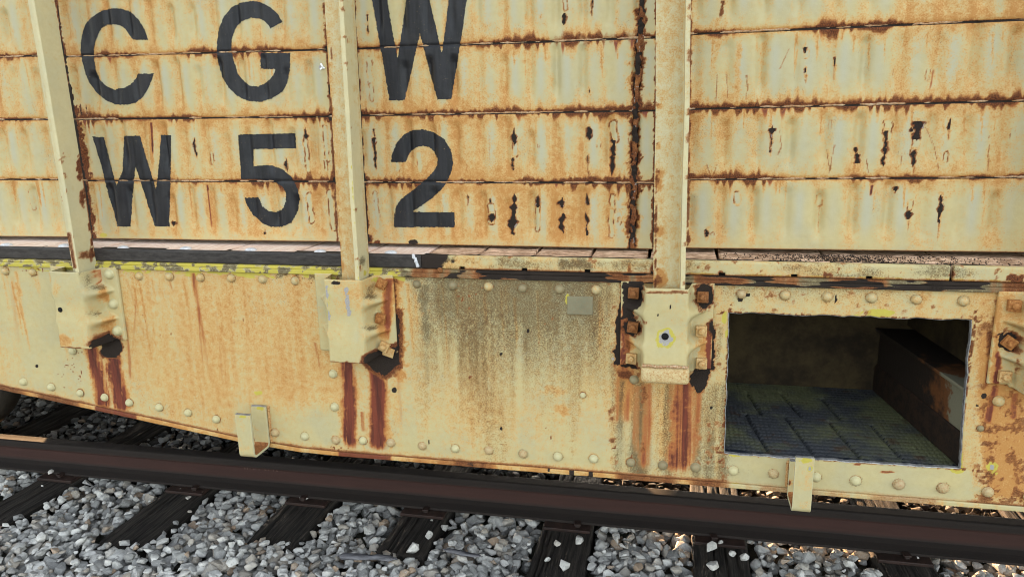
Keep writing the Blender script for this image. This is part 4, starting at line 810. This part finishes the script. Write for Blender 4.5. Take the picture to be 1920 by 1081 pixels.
def beam(xa, xb, mat, pf):
    xs = spans((xa, .004, xb)) if xb < 1.2 else spans((xa, .004, 1.05), (1.05, .02, xb)); zs = spans((ZC - .4205, .0038, ZC - .3825)); X, Z = np.meshgrid(xs, zs, indexing='ij')
    Y = -.002 - (fbm(X * 12, Z * 12, 66, 3) - .5) * .003 + np.where(abs(Z - (ZC - .3825)) < .002, .002, 0)
    def keep(c):
        k = np.ones(len(c), bool)
        if pf:
            for nx_ in NX: k &= ~((abs(c[:, 0] - nx_) < .0075) & (c[:, 2] < ZC - .4205 + .0095))
        return k
    return sheet('deck_edge_beam', X, Z, Y, keep, mat, CAR, .012, pf)
b_new = beam(-3.3, -.706, M['dark_beam'], None); tag(b_new, 'new dark steel deck edge beam without paint')
beam(-.704, .672, M['paint'], paint_beam); beam(.680, 2.1, M['paint'], paint_beam)
m = MB(); m.box(-3.3, 2.1, .020, .05, ZC - .4235, ZC - .386); m.build('beam_backing', M['black'], CAR)
# weld spatter where the new beam meets the old one
rng = random.Random(3); m = MB()
for k in range(16):
    t = k / 15; w = at(776 + 7 * t + rng.uniform(-1.5, 1.5), 478 + 20 * t, 0); r_ = rng.uniform(.0028, .0055); m.lathe([(r_, -.002), (r_ * .9, r_ * .4), (r_ * .4, r_ * .8)], (w[0], -.003, w[2]), 'y', 8)
m.build('weld_spatter', M['bolt_head'], b_new, True)
m = MB(); w = at(826, 506, 0); m.lathe([(.006, -.004), (.009, .002), (.005, .007)], (w[0], -.003, w[2]), 'y', 10); m.build('weld_spatter', M['nut_black'], b_new, True)
ZD = ZC - .3840
edges = [-3.35, -3.12, -2.90, -2.68, -2.46, -2.235, -2.01, -1.79, -1.565, -1.34, -1.11, -.885, -.70]
for a0, a1 in zip(edges[:-1], edges[1:]):
    m = MB(); sk = .05; z_ = ZD - random.Random(int(a0 * 100)).uniform(0, .003)
    m.prism([(a0 + .006, .013), (a1 - .006, .013), (a1 - .006, .62), (a0 + .006, .62)], 'z', ZD - .045, z_); pl = m.build('deck_plank', M['plank_pale'], CAR, False, .003)
    m = MB(); xm = a0 + .075; m.lathe([(.019, -.004), (.0185, .001), (.015, .0055), (.007, .008)], (xm, .034, z_), 'z', 16); m.build('bolt_head', M['bolt_head'], pl, True)
edges = [-.70, -.545, -.385, -.225, -.065, .12, .40, .675, .90, 1.2, 1.5, 1.8, 2.1]
for k, (a0, a1) in enumerate(zip(edges[:-1], edges[1:])):
    xs = spans((a0 + .005, .009, a1 - .005)); ys = spans((.013, .0035, .17), (.17, .05, .6)); X, Y = np.meshgrid(xs, ys, indexing='ij')
    Z = ZD - .001 + (fbm(X * 25, Y * 60, 210 + k, 4) - .5) * (.010 if a0 > .1 else .005)
    for yk in (.036, .066, .096, .128): Z = Z - .006 * np.exp(-((Y - yk - (vn(X * 30, X * 0, k) - .5) * .003) / .0042) ** 2)
    sheet('deck_plank', X, Y_ if False else Z, Y, None, M['plank_old'], CAR, .03, None, True, True)
M['foot'] = simple_material('dark rusty foot angle', (.010, .007, .005), (.035, .018, .010), 30, rnd=False)
# ---- compartment seen through the opening
fx = spans((-.16, .0026, .775)); fy = spans((.013, .0027, .60)); X, Y = np.meshgrid(fx, fy, indexing='ij')
wob = .0032 * np.abs(np.sin(math.pi * X / .0135)) + (vn(X * 18, Y * 0, 4) - .5) * .003; row = np.floor((Y + wob) / .0225); t = (Y + wob) / .0225 - row
Z = ZC - .935 + .004 * t - .012 * np.exp(-((t - .2) / .17) ** 2)
for q in (((1397, 777), (1440, 847)), ((1470, 780), (1523, 850)), ((1553, 790), (1613, 860)), ((1400, 737), (1427, 777)), ((1463, 737), (1500, 780)), ((1540, 747), (1577, 788)), ((1633, 797), (1690, 860))):
    a0, a1 = atz(*q[0], ZC - .935), atz(*q[1], ZC - .935); d = linedist(np.array([a0[:2], a1[:2]]), X.ravel(), Y.ravel()).reshape(X.shape); Z = Z - .008 * np.exp(-(d / .005) ** 2)
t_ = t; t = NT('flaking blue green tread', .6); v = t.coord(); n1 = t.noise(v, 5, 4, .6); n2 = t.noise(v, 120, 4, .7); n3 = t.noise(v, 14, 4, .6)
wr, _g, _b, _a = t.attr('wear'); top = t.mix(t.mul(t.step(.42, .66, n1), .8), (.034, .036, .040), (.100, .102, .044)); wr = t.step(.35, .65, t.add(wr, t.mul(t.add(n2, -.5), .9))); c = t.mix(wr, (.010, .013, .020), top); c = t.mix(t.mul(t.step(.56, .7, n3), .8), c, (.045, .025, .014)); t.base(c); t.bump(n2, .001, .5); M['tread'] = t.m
wear = sst(.30, .5, t_) * (1 - .9 * (1 - sst(.02, .06, Y + (fbm(X * 30, Y * 30, 5, 3) - .5) * .06)))  # darker in the grooves and along the front edge
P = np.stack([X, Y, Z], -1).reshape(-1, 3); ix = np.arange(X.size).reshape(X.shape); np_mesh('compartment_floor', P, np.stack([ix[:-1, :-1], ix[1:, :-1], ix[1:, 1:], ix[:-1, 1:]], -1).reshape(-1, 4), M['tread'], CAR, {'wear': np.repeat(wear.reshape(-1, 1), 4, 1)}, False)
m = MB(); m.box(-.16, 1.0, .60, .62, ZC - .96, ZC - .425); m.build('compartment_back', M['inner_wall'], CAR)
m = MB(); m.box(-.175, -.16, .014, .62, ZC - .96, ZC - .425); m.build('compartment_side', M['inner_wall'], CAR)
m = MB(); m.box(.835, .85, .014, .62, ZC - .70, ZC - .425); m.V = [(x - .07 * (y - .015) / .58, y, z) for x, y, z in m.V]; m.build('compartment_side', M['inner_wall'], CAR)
m = MB(); m.prism([(.768, ZC - .96), (.768, ZC - .722), (.752, ZC - .722), (.752, ZC - .712), (.90, ZC - .712), (.90, ZC - .96)], 'y', .015, .598); m.V = [(x - (.085 * (y - .015) / .58 if x < .8 else 0), y, z) for x, y, z in m.V]
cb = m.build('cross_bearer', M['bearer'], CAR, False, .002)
m = MB(); m.prism([(.760, ZC - .931), (.760, ZC - .845), (.7665, ZC - .838), (.7665, ZC - .931)], 'y', .0155, .597); m.V = [(x - .085 * (y - .015) / .58, y, z) for x, y, z in m.V]; m.build('bearer_foot', M['foot'], cb, False, .002)
m = MB(); m.box(-9, 9, .155, 2.85, ZC - .442, ZC - .43); m.build('floor_slab', M['underframe'], CAR)
m = MB(); m.box(-9, 9, 1.25, 1.30, .72, 1.15); m.box(-9, 9, 1.66, 1.71, .72, 1.15); m.build('center_sill', M['underframe'], CAR)
m = MB(); m.prism([(-9, ZC - .44), (-9, .85), (-2.3, .74), (-1.1, .50), (9, .50), (9, ZC - .44)], 'y', 2.86, 2.89); m.build('far_side_sill', M['underframe'], CAR)  # unseen lower edge shaped to keep low sun off the rail
m = MB(); m.box(-3.7, -1.35, 2.25, 2.8, .14, 1.14); m.build('sun_blocker', M['underframe'], CAR, False, .01)  # unseen box added to stop low sun at the left
m = MB(); m.box(-5.6, -3.72, 2.45, 2.55, .03, .47); m.build('bogie_frame', M['underframe'], CAR, False, .01)  # unseen plain box added low down to block sun at far left
m = MB(); m.box(-9, -3.31, 0, .011, zbot(np.array([-4.5]))[0] - .2, ZTOP); m.box(2.11, 9, 0, .011, .6, ZTOP); m.build('end_sill_panel', M['rivet'], CAR)
m = MB(); m.box(-9, -3.31, .012, .6, ZC - .42, ZD); m.box(2.11, 9, .012, .6, ZC - .42, ZD); m.build('end_deck', M['plank_old'], CAR)
# ---- wheelset at the left
ws = empty('wheelset'); ws.parent = CAR
for yw in (.70, 2.20):
    m = MB(); sg = 1 if yw < 1 else -1
    m.lathe([(.05, -.07), (.12, -.07), (.15, -.02), (.36, -.005), (.40, -.06), (.425, -.062), (.42, .055), (.39, .058), (.36, .02), (.15, .04), (.12, .08), (.03, .09)], (0, 0, 0), 'y', 64)
    o = m.build('wheel', M['underframe'], ws, True); o.location = (-3.36, yw, .582)
    if sg < 0: o.rotation_euler = (0, 0, math.pi)
m = MB(); m.lathe([(.08, -1.45), (.08, 0)], (0, 0, 0), 'y', 24); o = m.build('axle', M['underframe'], ws, True); o.location = (-3.36, .72, .582)
m = MB(); m.prism([(-5.6, .55), (-5.2, .62), (-4.7, .40), (-3.9, .40), (-3.5, .62), (-3.2, .55), (-3.2, .72), (-3.7, .85), (-4.9, .85), (-5.6, .72)], 'y', .42, .52); m.build('bogie_frame', M['underframe'], CAR, False, .01)
# ---- strap brackets welded to the sill
def bracket(px_l, px_r, lab, kind):
    X0 = at(px_l, 815 if kind == 0 else 905, -.1)[0]; X1 = at(px_r, 815 if kind == 0 else 905, -.1)[0]
    zt, zb2 = ZC - (.866 if kind == 0 else .874), ZC - (1.006 if kind == 0 else 1.030); T = .007
    def path(o):      # centre line offset by o: down the back, along the bottom, up the front
        r_ = .014 + o; y0, y1 = -.0125 + o, -.1 - o; pts = [(y0, zt - (.008 if kind == 0 else .053))]
        c = (-.0125 - .014, zb2 + .014)
        for a in np.linspace(0, -math.pi / 2, 6): pts.append((c[0] + r_ * math.cos(a), c[1] + r_ * math.sin(a)))
        c = (-.1 + .014, zb2 + .014)
        for a in np.linspace(-math.pi / 2, -math.pi, 6): pts.append((c[0] + r_ * math.cos(a), c[1] + r_ * math.sin(a)))
        pts.append((y1, zt)); return pts
    pr = path(T / 2) + path(-T / 2)[::-1]
    # refine the long runs
    pr2 = []
    for a, b in zip(pr, pr[1:] + pr[:1]):
        n = max(1, int(math.hypot(b[0] - a[0], b[1] - a[1]) / .004))
        for k in range(n): pr2.append((a[0] + (b[0] - a[0]) * k / n, a[1] + (b[1] - a[1]) * k / n))
    pr2 = np.array(pr2); xs = np.linspace(X0, X1, 13); n = len(pr2)
    lean = .0
    V = np.stack([xs[:, None] + 0 * pr2[None, :, 0], pr2[None, :, 0] + 0 * xs[:, None], pr2[None, :, 1] + 0 * xs[:, None]], -1)
    ix = np.arange(13 * n).reshape(13, n); nx = np.roll(ix, -1, 1); q = np.stack([ix[:-1], ix[1:], nx[1:], nx[:-1]], -1).reshape(-1, 4)
    h = n // 2; caps = [np.array([[0 + k, k + 1, n - 2 - k, n - 1 - k]]) for k in range(0)]
    # end caps as quads between the outer and inner runs
    o_, i_ = path(T / 2), path(-T / 2)
    p = Painter(V); p.ch('wash')[:] = .06 + .25 * (p.n1 > .62)
    if kind == 0:
        p.blob('yel', 456, 781, 9, 4, .9, .5, .6); p.blob('yel', 487, 765, 9, 5, .85, .5, .6); p.blob('grime', 485, 764, 6, 3, .8); p.streak('wash', 505, 760, 508, 830, 3, 3, .9, .1)
    else:
        p.blob('yel', 1512, 864, 18, 8, .95, .5, .6); p.blob('yel', 1518, 878, 8, 9, .95, .5, .5); p.blob('bare', 1518, 878, 4, 6, .9, .4, .3); p.blob('rust', 1478, 903, 8, 5, .75, .7, .9); p.blob('wash', 1478, 903, 14, 8, .9, .7, .9); p.blob('black', 1476, 862, 6, 6, .8)
    i = np.nonzero((p.Z < zb2 + .012) & (p.Y > -.09))[0]; p.put('rust', i, .3 + .4 * p.n1[i]); p.put('wash', i, .8)
    o = np_mesh('strap_bracket', V.reshape(-1, 3), q, M['paint'], CAR, p.attrs(), False); tag(o, lab)
    m = MB(); m.prism(pr2.tolist(), 'x', X0 - .0008, X0); m.prism(pr2.tolist(), 'x', X1, X1 + .0008); m.build('bracket_side', M['bracket'], o)
    m = MB(); m.box(X0, X1, -.1045, -.0955, zt - .0003, zt + .0022); m.build('cut_edge', M['bare'], o, False, .0006); m = MB(); m.box(X0, X1, -.017, -.008, zt - (.0083 if kind == 0 else .0533), zt - (.0055 if kind == 0 else .0505)); m.build('cut_edge', M['bare'], o, False, .0006)
    m = MB(); xe = X0 - .003 if kind else X1 + .003
    for k in range(22 if kind == 0 else 13): zz = zt - (.012 if kind == 0 else .062) - k * .0058; m.lathe([(.0045, -.004), (.004, .002), (.002, .004)], (xe + random.Random(k).uniform(-.001, .001), -.004, max(zz, zbot(np.array([X0]))[0] + .004)), 'y', 8)
    m.build('bracket_weld', M['flange'], o, True)
bracket(447, 473, 'U strap bracket welded on below the second stake', 0)
bracket(1489, 1523, 'U strap bracket welded on under the cut opening', 1)

# ================================================================== TRACK
# ---- rail
t = NT('dark brown rail', .85); tc = t.coord(); sx = t.t.nodes.new('ShaderNodeSeparateXYZ'); t.t.links.new(tc, sx.inputs[0])
n1 = t.noise(t.coord((4, 40, 40)), 1, 5, .6); n2 = t.noise(tc, 220, 4, .7); web = t.mul(t.step(.028, .046, sx.outputs[2]), t.math('SUBTRACT', 1.0, t.step(.098, .112, sx.outputs[2])))
c = t.mix(n1, (.012, .0095, .009), (.026, .019, .016)); c = t.mix(t.mul(web, .9), c, t.mix(n1, (.030, .014, .012), (.060, .026, .021))); c = t.mix(t.mul(t.step(.55, .7, n2), .35), c, (.055, .032, .022)); t.base(c); t.bump(t.add(n2, n1), .0012, .45); M['rail2'] = t.m
prof = [(-.065, 0), (-.065, .010), (-.030, .020), (-.010, .030), (-.0075, .045), (-.0075, .085), (-.012, .096), (-.031, .101), (-.033, .106), (-.033, .125), (-.030, .132), (-.022, .135)]
prof = prof + [(-a, b) for a, b in prof[::-1]]
m = MB(); m.prism(prof, 'x', -30, 30); rail = m.build('rail', M['rail2'], None, False, .0015); rail.location = (0, .725, .022)
tag(rail, 'dark brown steel rail running below the freight car, in front of the shaded gravel', 'rail')
# rolled marks on the web
m = MB(); rng = random.Random(8)
for k, px_ in enumerate((458, 463, 468, 474, 479, 485, 496, 503, 512, 518)):
    w = at(px_, 876 + (px_ - 458) * .07, .7155); hh = .007
    m.box(w[0], w[0] + .0025, -.0095, -.0065, w[2] - .022 - hh, w[2] - .022 + hh)
    if k % 2: m.box(w[0] + .0025, w[0] + .007, -.0092, -.0065, w[2] - .022 + hh - .003, w[2] - .022 + hh)
    if k % 3 == 0: m.box(w[0] + .0025, w[0] + .007, -.0092, -.0065, w[2] - .022 - hh, w[2] - .022 - hh + .003)
mk = m.build('rolled_mark', simple_material('worn raised mark', (.06, .03, .025), (.16, .10, .085), 200, rnd=False), rail)
# ---- ties
t = NT('black weathered tie wood', .85); a = t.noise(t.coord((90, 3, 90), True), 1, 6, .7); b = t.noise(t.coord((260, 8, 260), True), 1, 4, .7); d = t.noise(t.coord((1, 1, 1), True), 9, 5, .65)
c = t.mix(t.step(.35, .72, a), (.011, .0095, .008), (.052, .042, .034)); c = t.mix(t.mul(t.step(.5, .75, b), .6), c, (.115, .093, .076)); c = t.mix(t.mul(t.step(.55, .8, d), .55), c, (.012, .010, .009)); t.base(c); t.bump(t.add(a, t.mul(b, .7)), .005, .8); M['tie'] = t.m
TIES = [(-3.36, .21, .24), (-2.745, .20, .22), (-2.075, .205, .20), (-1.495, .21, .335), (-.975, .19, .355), (-.378, .205, .27), (.203, .205, .25), (.845, .20, .25), (1.43, .20, .25)]
TLAB = ['dark wooden tie at the far left of the track, below the wheel', 'dark weathered wooden tie nearest the left edge, with a black hollow at its right side', 'dark split wooden tie with long bare end, second from left before the rail', 'black wooden tie with flaky whitish scuffs, below the left strap bracket', 'black tie with fine straight cracks and a wood splinter at its end', 'black cracked wooden tie with three pale stones on it, in the middle of the track',
        'black split wooden tie carrying a row of pale stones, right of the middle', 'dark wooden tie at the right with one small white stone by the rail', 'dark wooden tie at the right edge, seen behind the rail only']
def tie(i, cx, w, y0):
    ys = spans((y0, .010, 1.5), (1.5, .1, 2.72)); hw = w / 2; rng = random.Random(40 + i)
    pr = [(x, 0) for x in np.linspace(-hw + .008, hw - .008, 38)] + [(hw - .003, -.003), (hw, -.012), (hw, -.05), (hw, -.16), (-hw, -.16), (-hw, -.05), (-hw, -.012), (-hw + .003, -.003)]
    pr = np.array(pr); n = len(pr); x = pr[None, :, 0] + 0 * ys[:, None]; z = pr[None, :, 1] + 0 * ys[:, None]; y = ys[:, None] + 0 * x
    top = z > -.008
    z = z + np.where(top, (fbm(x * 90, y * 4, 220 + i, 4) - .5) * .009 + (fbm(x * 12, y * 6, 240 + i, 3) - .5) * .008, 0)
    for k in range(7):
        xc = rng.uniform(-hw * .8, hw * .8); xl = xc + (vn(y * 5, y * 0, 260 + i * 9 + k) - .5) * .014; st = sst(.35, .6, vn(y * 2.2, y * 0, 270 + i * 9 + k))
        z = z - np.where(top, rng.uniform(.006, .016) * st * np.exp(-((x - xl) / .0028) ** 2), 0)
    x = x + np.where(np.abs(x) > hw * .93, (fbm(y * 14, x * 3, 280 + i, 3) - .5) * .016 * np.sign(x), 0)
    endd = np.exp(-(y - y0) / .02); y = y + (fbm(x * 30, z * 30, 290 + i, 3) - .5) * .03 * endd
    z = z - np.where(top, .012 * endd * fbm(x * 20, y * 0, 300 + i, 2), 0)
    V = np.stack([cx + x, y, .005 + z], -1); ix = np.arange(len(ys) * n).reshape(len(ys), n); nx = np.roll(ix, -1, 1)
    q = np.stack([ix[:-1], ix[1:], nx[1:], nx[:-1]], -1).reshape(-1, 4)
    o = np_mesh('railroad_tie', V.reshape(-1, 3), [q], M['tie'], None, smooth=True)
    me = o.data; bm = bmesh.new(); bm.from_mesh(me); bm.verts.ensure_lookup_table(); bm.faces.new([bm.verts[k] for k in range(n)]); bmesh.ops.recalc_face_normals(bm, faces=bm.faces); bm.to_mesh(me); bm.free()
    tag(o, TLAB[i], 'railroad tie', 'wooden ties under the rail')
    m = MB(); m.box(cx - .092, cx + .092, .617, .84, .007, .0205); pl = m.build('tie_plate', M['rail'], o, False, .003)
    for sx_, sy in ((-.02 + .03 * (i % 3), .6475),):
        if i in (0, 8) and sx_ > 0: continue
        m = MB(); m.box(-.009, .009, -.010, .012, .0, .020); m.box(-.013, .013, -.013, .020, .020, .029); s = m.build('spike', M['rail'], o, False, .003); s.location = (cx + sx_, sy, .006); s.rotation_euler = (0, 0, rng.uniform(-.2, .2))
for i, a in enumerate(TIES): tie(i, *a)

# ---- ballast
rng = random.Random(12); nrg = np.random.default_rng(12)
def stone_template(k):
    r = random.Random(500 + k); bm = bmesh.new(); el = (r.uniform(.85, 1.3), r.uniform(.75, 1.0), r.uniform(.55, .85))
    for j in range(r.choice((11, 13, 15, 18))):
        v = Vector((r.gauss(0, 1), r.gauss(0, 1), r.gauss(0, 1))).normalized() * r.uniform(.82, 1.08)
        bm.verts.new((v.x * el[0], v.y * el[1], v.z * el[2]))
    res = bmesh.ops.convex_hull(bm, input=bm.verts)
    bmesh.ops.delete(bm, geom=[v for v in bm.verts if not v.link_faces], context='VERTS')
    bmesh.ops.dissolve_limit(bm, angle_limit=.35, verts=bm.verts, edges=bm.edges)
    bmesh.ops.bevel(bm, geom=list(bm.edges), offset=.075, segments=2, affect='EDGES', profile=.6, clamp_overlap=True)
    bmesh.ops.triangulate(bm, faces=bm.faces); bm.verts.index_update()
    V = np.array([v.co[:] for v in bm.verts]); F = np.array([[v.index for v in f.verts] for f in bm.faces]); bm.free()
    V = V * (1 + (fbm(V[:, 0] * 2.2 + k, V[:, 1] * 2.2 + V[:, 2] * 3.1, 7, 3)[:, None] - .5) * .22)
    return V, F
TPL = [stone_template(k) for k in range(18)]
t = NT('limestone ballast', .85); v = t.coord(); cr, cg, cb_, ca = t.attr('sc'); n1 = t.noise(v, 60, 5, .65); n2 = t.noise(v, 330, 4, .7); n3 = t.noise(v, 140, 4, .6, 1.2)
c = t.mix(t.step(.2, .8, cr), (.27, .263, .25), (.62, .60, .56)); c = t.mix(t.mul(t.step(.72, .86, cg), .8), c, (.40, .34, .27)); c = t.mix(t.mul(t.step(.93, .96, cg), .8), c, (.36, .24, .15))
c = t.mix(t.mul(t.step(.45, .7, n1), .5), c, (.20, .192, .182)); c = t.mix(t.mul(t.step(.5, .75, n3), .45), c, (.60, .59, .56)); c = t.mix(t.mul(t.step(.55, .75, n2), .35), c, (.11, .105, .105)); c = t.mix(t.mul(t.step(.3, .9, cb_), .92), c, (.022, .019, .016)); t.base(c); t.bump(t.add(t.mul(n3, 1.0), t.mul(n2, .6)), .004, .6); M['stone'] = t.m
def rot(r):
    q = np.array([r.gauss(0, 1) for _ in range(4)]); q /= np.linalg.norm(q); w, x, y, z = q
    return np.array([[1 - 2 * (y * y + z * z), 2 * (x * y - z * w), 2 * (x * z + y * w)], [2 * (x * y + z * w), 1 - 2 * (x * x + z * z), 2 * (y * z - x * w)], [2 * (x * z - y * w), 2 * (y * z + x * w), 1 - 2 * (x * x + y * y)]])
def stone_at(r, k=None):
    V, F = TPL[rng.randrange(len(TPL)) if k is None else k]; a = rng.uniform(-.5, .5); 
    M_ = rot(rng); return (V @ M_.T) * r, F
def over_tie(x, y, r):
    for cx, w, y0 in TIES:
        if abs(x - cx) < w / 2 + r * .55 and y > y0 - r * .35 + .02: return True
    return False
VV, FF, CC, nv = [], [], [], 0
def push(x, y, z, r, dark=0.0, flat=.72):
    global nv
    V, F = stone_at(r); V = V * np.array([1, 1, flat]); VV.append(V + np.array([x, y, z])); FF.append(F + nv); nv += len(V)
    brown = y > .8 and x > -.4  # golden sunlight put into the stone colour under the car at right
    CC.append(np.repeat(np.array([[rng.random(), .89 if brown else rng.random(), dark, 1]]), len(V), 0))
def level(x, y):
    h = -.006 + (vn(np.array([x * 3.1]), np.array([y * 3.1]), 33)[0] - .5) * .022
    h += .032 * float(sst(.45, .12, np.array([y]))[()]) if y < .45 else 0
    return h
for layer, (sp, r0, r1, dz) in enumerate(((.060, .030, .044, -.045), (.047, .018, .040, -.012), (.040, .010, .028, .006))):
    y = -.9
    while y < 2.6:
        far = y > 1.75 or y < -.35
        x = -3.9 if y > .5 else -3.3
        s_ = sp * (1.5 if far else 1)
        while x < 2.6:
            if not (far and layer == 2):
                xx, yy = x + rng.uniform(-.5, .5) * s_, y + rng.uniform(-.5, .5) * s_
                r_ = rng.uniform(r0, r1) * (1.35 if far else 1) * (1.12 if rng.random() < .15 else 1)
                under = .52 < yy
                if not over_tie(xx, yy, r_) and not (layer == 2 and .60 < yy < .86) and not (layer == 2 and rng.random() < .22):
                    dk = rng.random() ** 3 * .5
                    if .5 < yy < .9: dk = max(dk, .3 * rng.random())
                    if yy > .8: dk = (.95 if rng.random() < .5 else .0) if xx > -.35 else .45 + .45 * rng.random()  # shade under the car put into the stone colour
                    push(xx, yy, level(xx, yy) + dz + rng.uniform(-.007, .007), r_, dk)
            x += s_
        y += s_ * .9
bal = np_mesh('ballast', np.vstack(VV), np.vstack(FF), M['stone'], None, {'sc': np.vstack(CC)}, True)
tag(bal, 'grey crushed limestone ballast between and around the ties', 'ballast', None, 'stuff')
# ---- single stones lying on the ties and the rail foot
LS = [((95, 884), .016, .03, 'small pale stone lying on the rail foot at the far left'), ((79, 910), .008, .01, 'tiny white stone on the leftmost tie in front of the rail'), ((338, 917), .008, .03, 'tiny tan stone beside the spike of the second tie'), ((354, 932), .014, .008, 'small tan stone at the rail end of the second tie, right of its spike'),
      ((570, 932), .020, .022, 'cream stone leaning on the rail above the scuffed black tie'), ((804, 1002), .019, .012, 'pale stone on the tie with fine cracks, near its right edge'), ((774, 1027), .036, .02, 'big whitish stone at the end of the tie beside the longer splinter'), ((809, 974), .007, .01, 'tiny white stone on the edge of the plate right of the scuffed tie'),
      ((1046, 1017), .021, .014, 'tan upright stone on the middle tie'), ((1086, 1011), .028, .012, 'broad white stone on the right side of the middle tie'), ((1027, 1048), .013, .01, 'small grey stone low on the middle tie, left of the others'), ((1060, 1060), .030, .02, 'round grey stone at the bottom of the middle tie'),
      ((1334, 1024), .026, .014, 'angular white stone on the right split tie, uppermost at left'), ((1351, 1016), .016, .014, 'small rounded pale stone touching the rail foot on the right split tie'), ((1372, 1038), .021, .014, 'grey white stone at the crack of the right split tie'), ((1395, 1043), .021, .014, 'flat bluish stone on the right edge of the split tie'), ((1335, 1058), .032, .016, 'largest pale stone, low on the left half of the right split tie'),
      ((1720, 1046), .010, .012, 'small white stone beside the rail on the tie at the right')]
for (q, r_, h_, lab) in LS:
    zc_ = .012 + r_ * .55 + (.022 if q[0] in (95,) else 0); w = atz(*q, zc_)
    V, F = stone_at(r_); V = V * np.array([1, 1, .8]); o = np_mesh('ballast_stone', V, F, M['stone'], None, {'sc': np.repeat([[.85 + .15 * rng.random(), .8 if 'tan' in lab else .3, 0, 1]], len(V), 0)}, True)
    o.location = (w[0], w[1], zc_); tag(o, lab, 'stone', 'single stones on the ties')
# ---- wood splinters
t = NT('grey weathered splinter', .85); a = t.noise(t.coord((12, 160, 160)), 1, 5, .7); t.base(t.mix(t.step(.3, .7, a), (.035, .033, .036), (.19, .185, .20))); t.bump(a, .003, .7); M['splinter'] = t.m
def splinter(qa, qb, w, lab):
    a, b = atz(*qa, .035), atz(*qb, .035); L = np.linalg.norm(b - a); xs = np.linspace(0, L, 40); m_ = 12; an = np.linspace(0, 2 * math.pi, m_ + 1)[:-1]
    r_ = w * np.clip(np.minimum(xs / .02, (L - xs) / .03), .12, 1) * (.75 + .5 * vn(xs * 30, xs * 0, 9))
    V = np.stack([xs[:, None] + 0 * an, r_[:, None] * np.cos(an) * 1.0, r_[:, None] * np.sin(an) * .5 + (vn(xs * 12, xs * 0, 2)[:, None] - .5) * .01], -1); V = V + (fbm(V[..., 0] * 20, V[..., 1] * 300 + V[..., 2] * 200, 5, 3) - .5)[..., None] * .006
    ix = np.arange(40 * m_).reshape(40, m_); nx = np.roll(ix, -1, 1); o = np_mesh('wood_splinter', V.reshape(-1, 3), np.stack([ix[:-1], ix[1:], nx[1:], nx[:-1]], -1).reshape(-1, 4), M['splinter'])
    o.location = a + np.array([0, 0, .0]); o.rotation_euler = (0, 0, math.atan2(b[1] - a[1], b[0] - a[0])); tag(o, lab, 'splinter', 'wood splinters on the gravel')
splinter((632, 1040), (746, 1048), .017, 'longer grey wood splinter lying on the gravel left of the big whitish stone'); splinter((830, 1028), (905, 1045), .013, 'shorter thin grey wood splinter lying slantwise on the gravel right of the cracked tie')
# ---- dirt and chips left on the deck
VV2, FF2, nv2 = [], [], 0
for k in range(1100):
    px_ = rng.gauss(1570, 70) if k % 3 else rng.uniform(1340, 1900); t_ = rng.random(); yd = .02 + .1 * rng.random(); w = atz(px_, 480, ZD)
    if not .12 < w[0] < 1.0: continue
    r_ = rng.uniform(.0009, .0027); V, F = TPL[rng.randrange(18)]; V = V @ rot(rng).T * r_; VV2.append(V + np.array([w[0], yd, ZD + .001 + r_ * .5])); FF2.append(F + nv2); nv2 += len(V)
dd = np_mesh('deck_debris', np.vstack(VV2), np.vstack(FF2), simple_material('dry dirt and rust flakes', (.014, .009, .007), (.045, .028, .019), 90, rnd=False), None); tag(dd, 'dry dirt and rust flakes strewn on the old deck planks', 'debris', None, 'stuff')
# ---- ground sheet
g = bpy.data.meshes.new('ground'); g.from_pydata([(-400, -400, -.075), (400, -400, -.075), (400, 400, -.075), (-400, 400, -.075)], [], [(0, 1, 2, 3)])
go = link_mesh('ground', g, simple_material('gravelly ground', (.06, .06, .045), (.15, .14, .11), 14, .9, rnd=False)); tag(go, kind='structure')
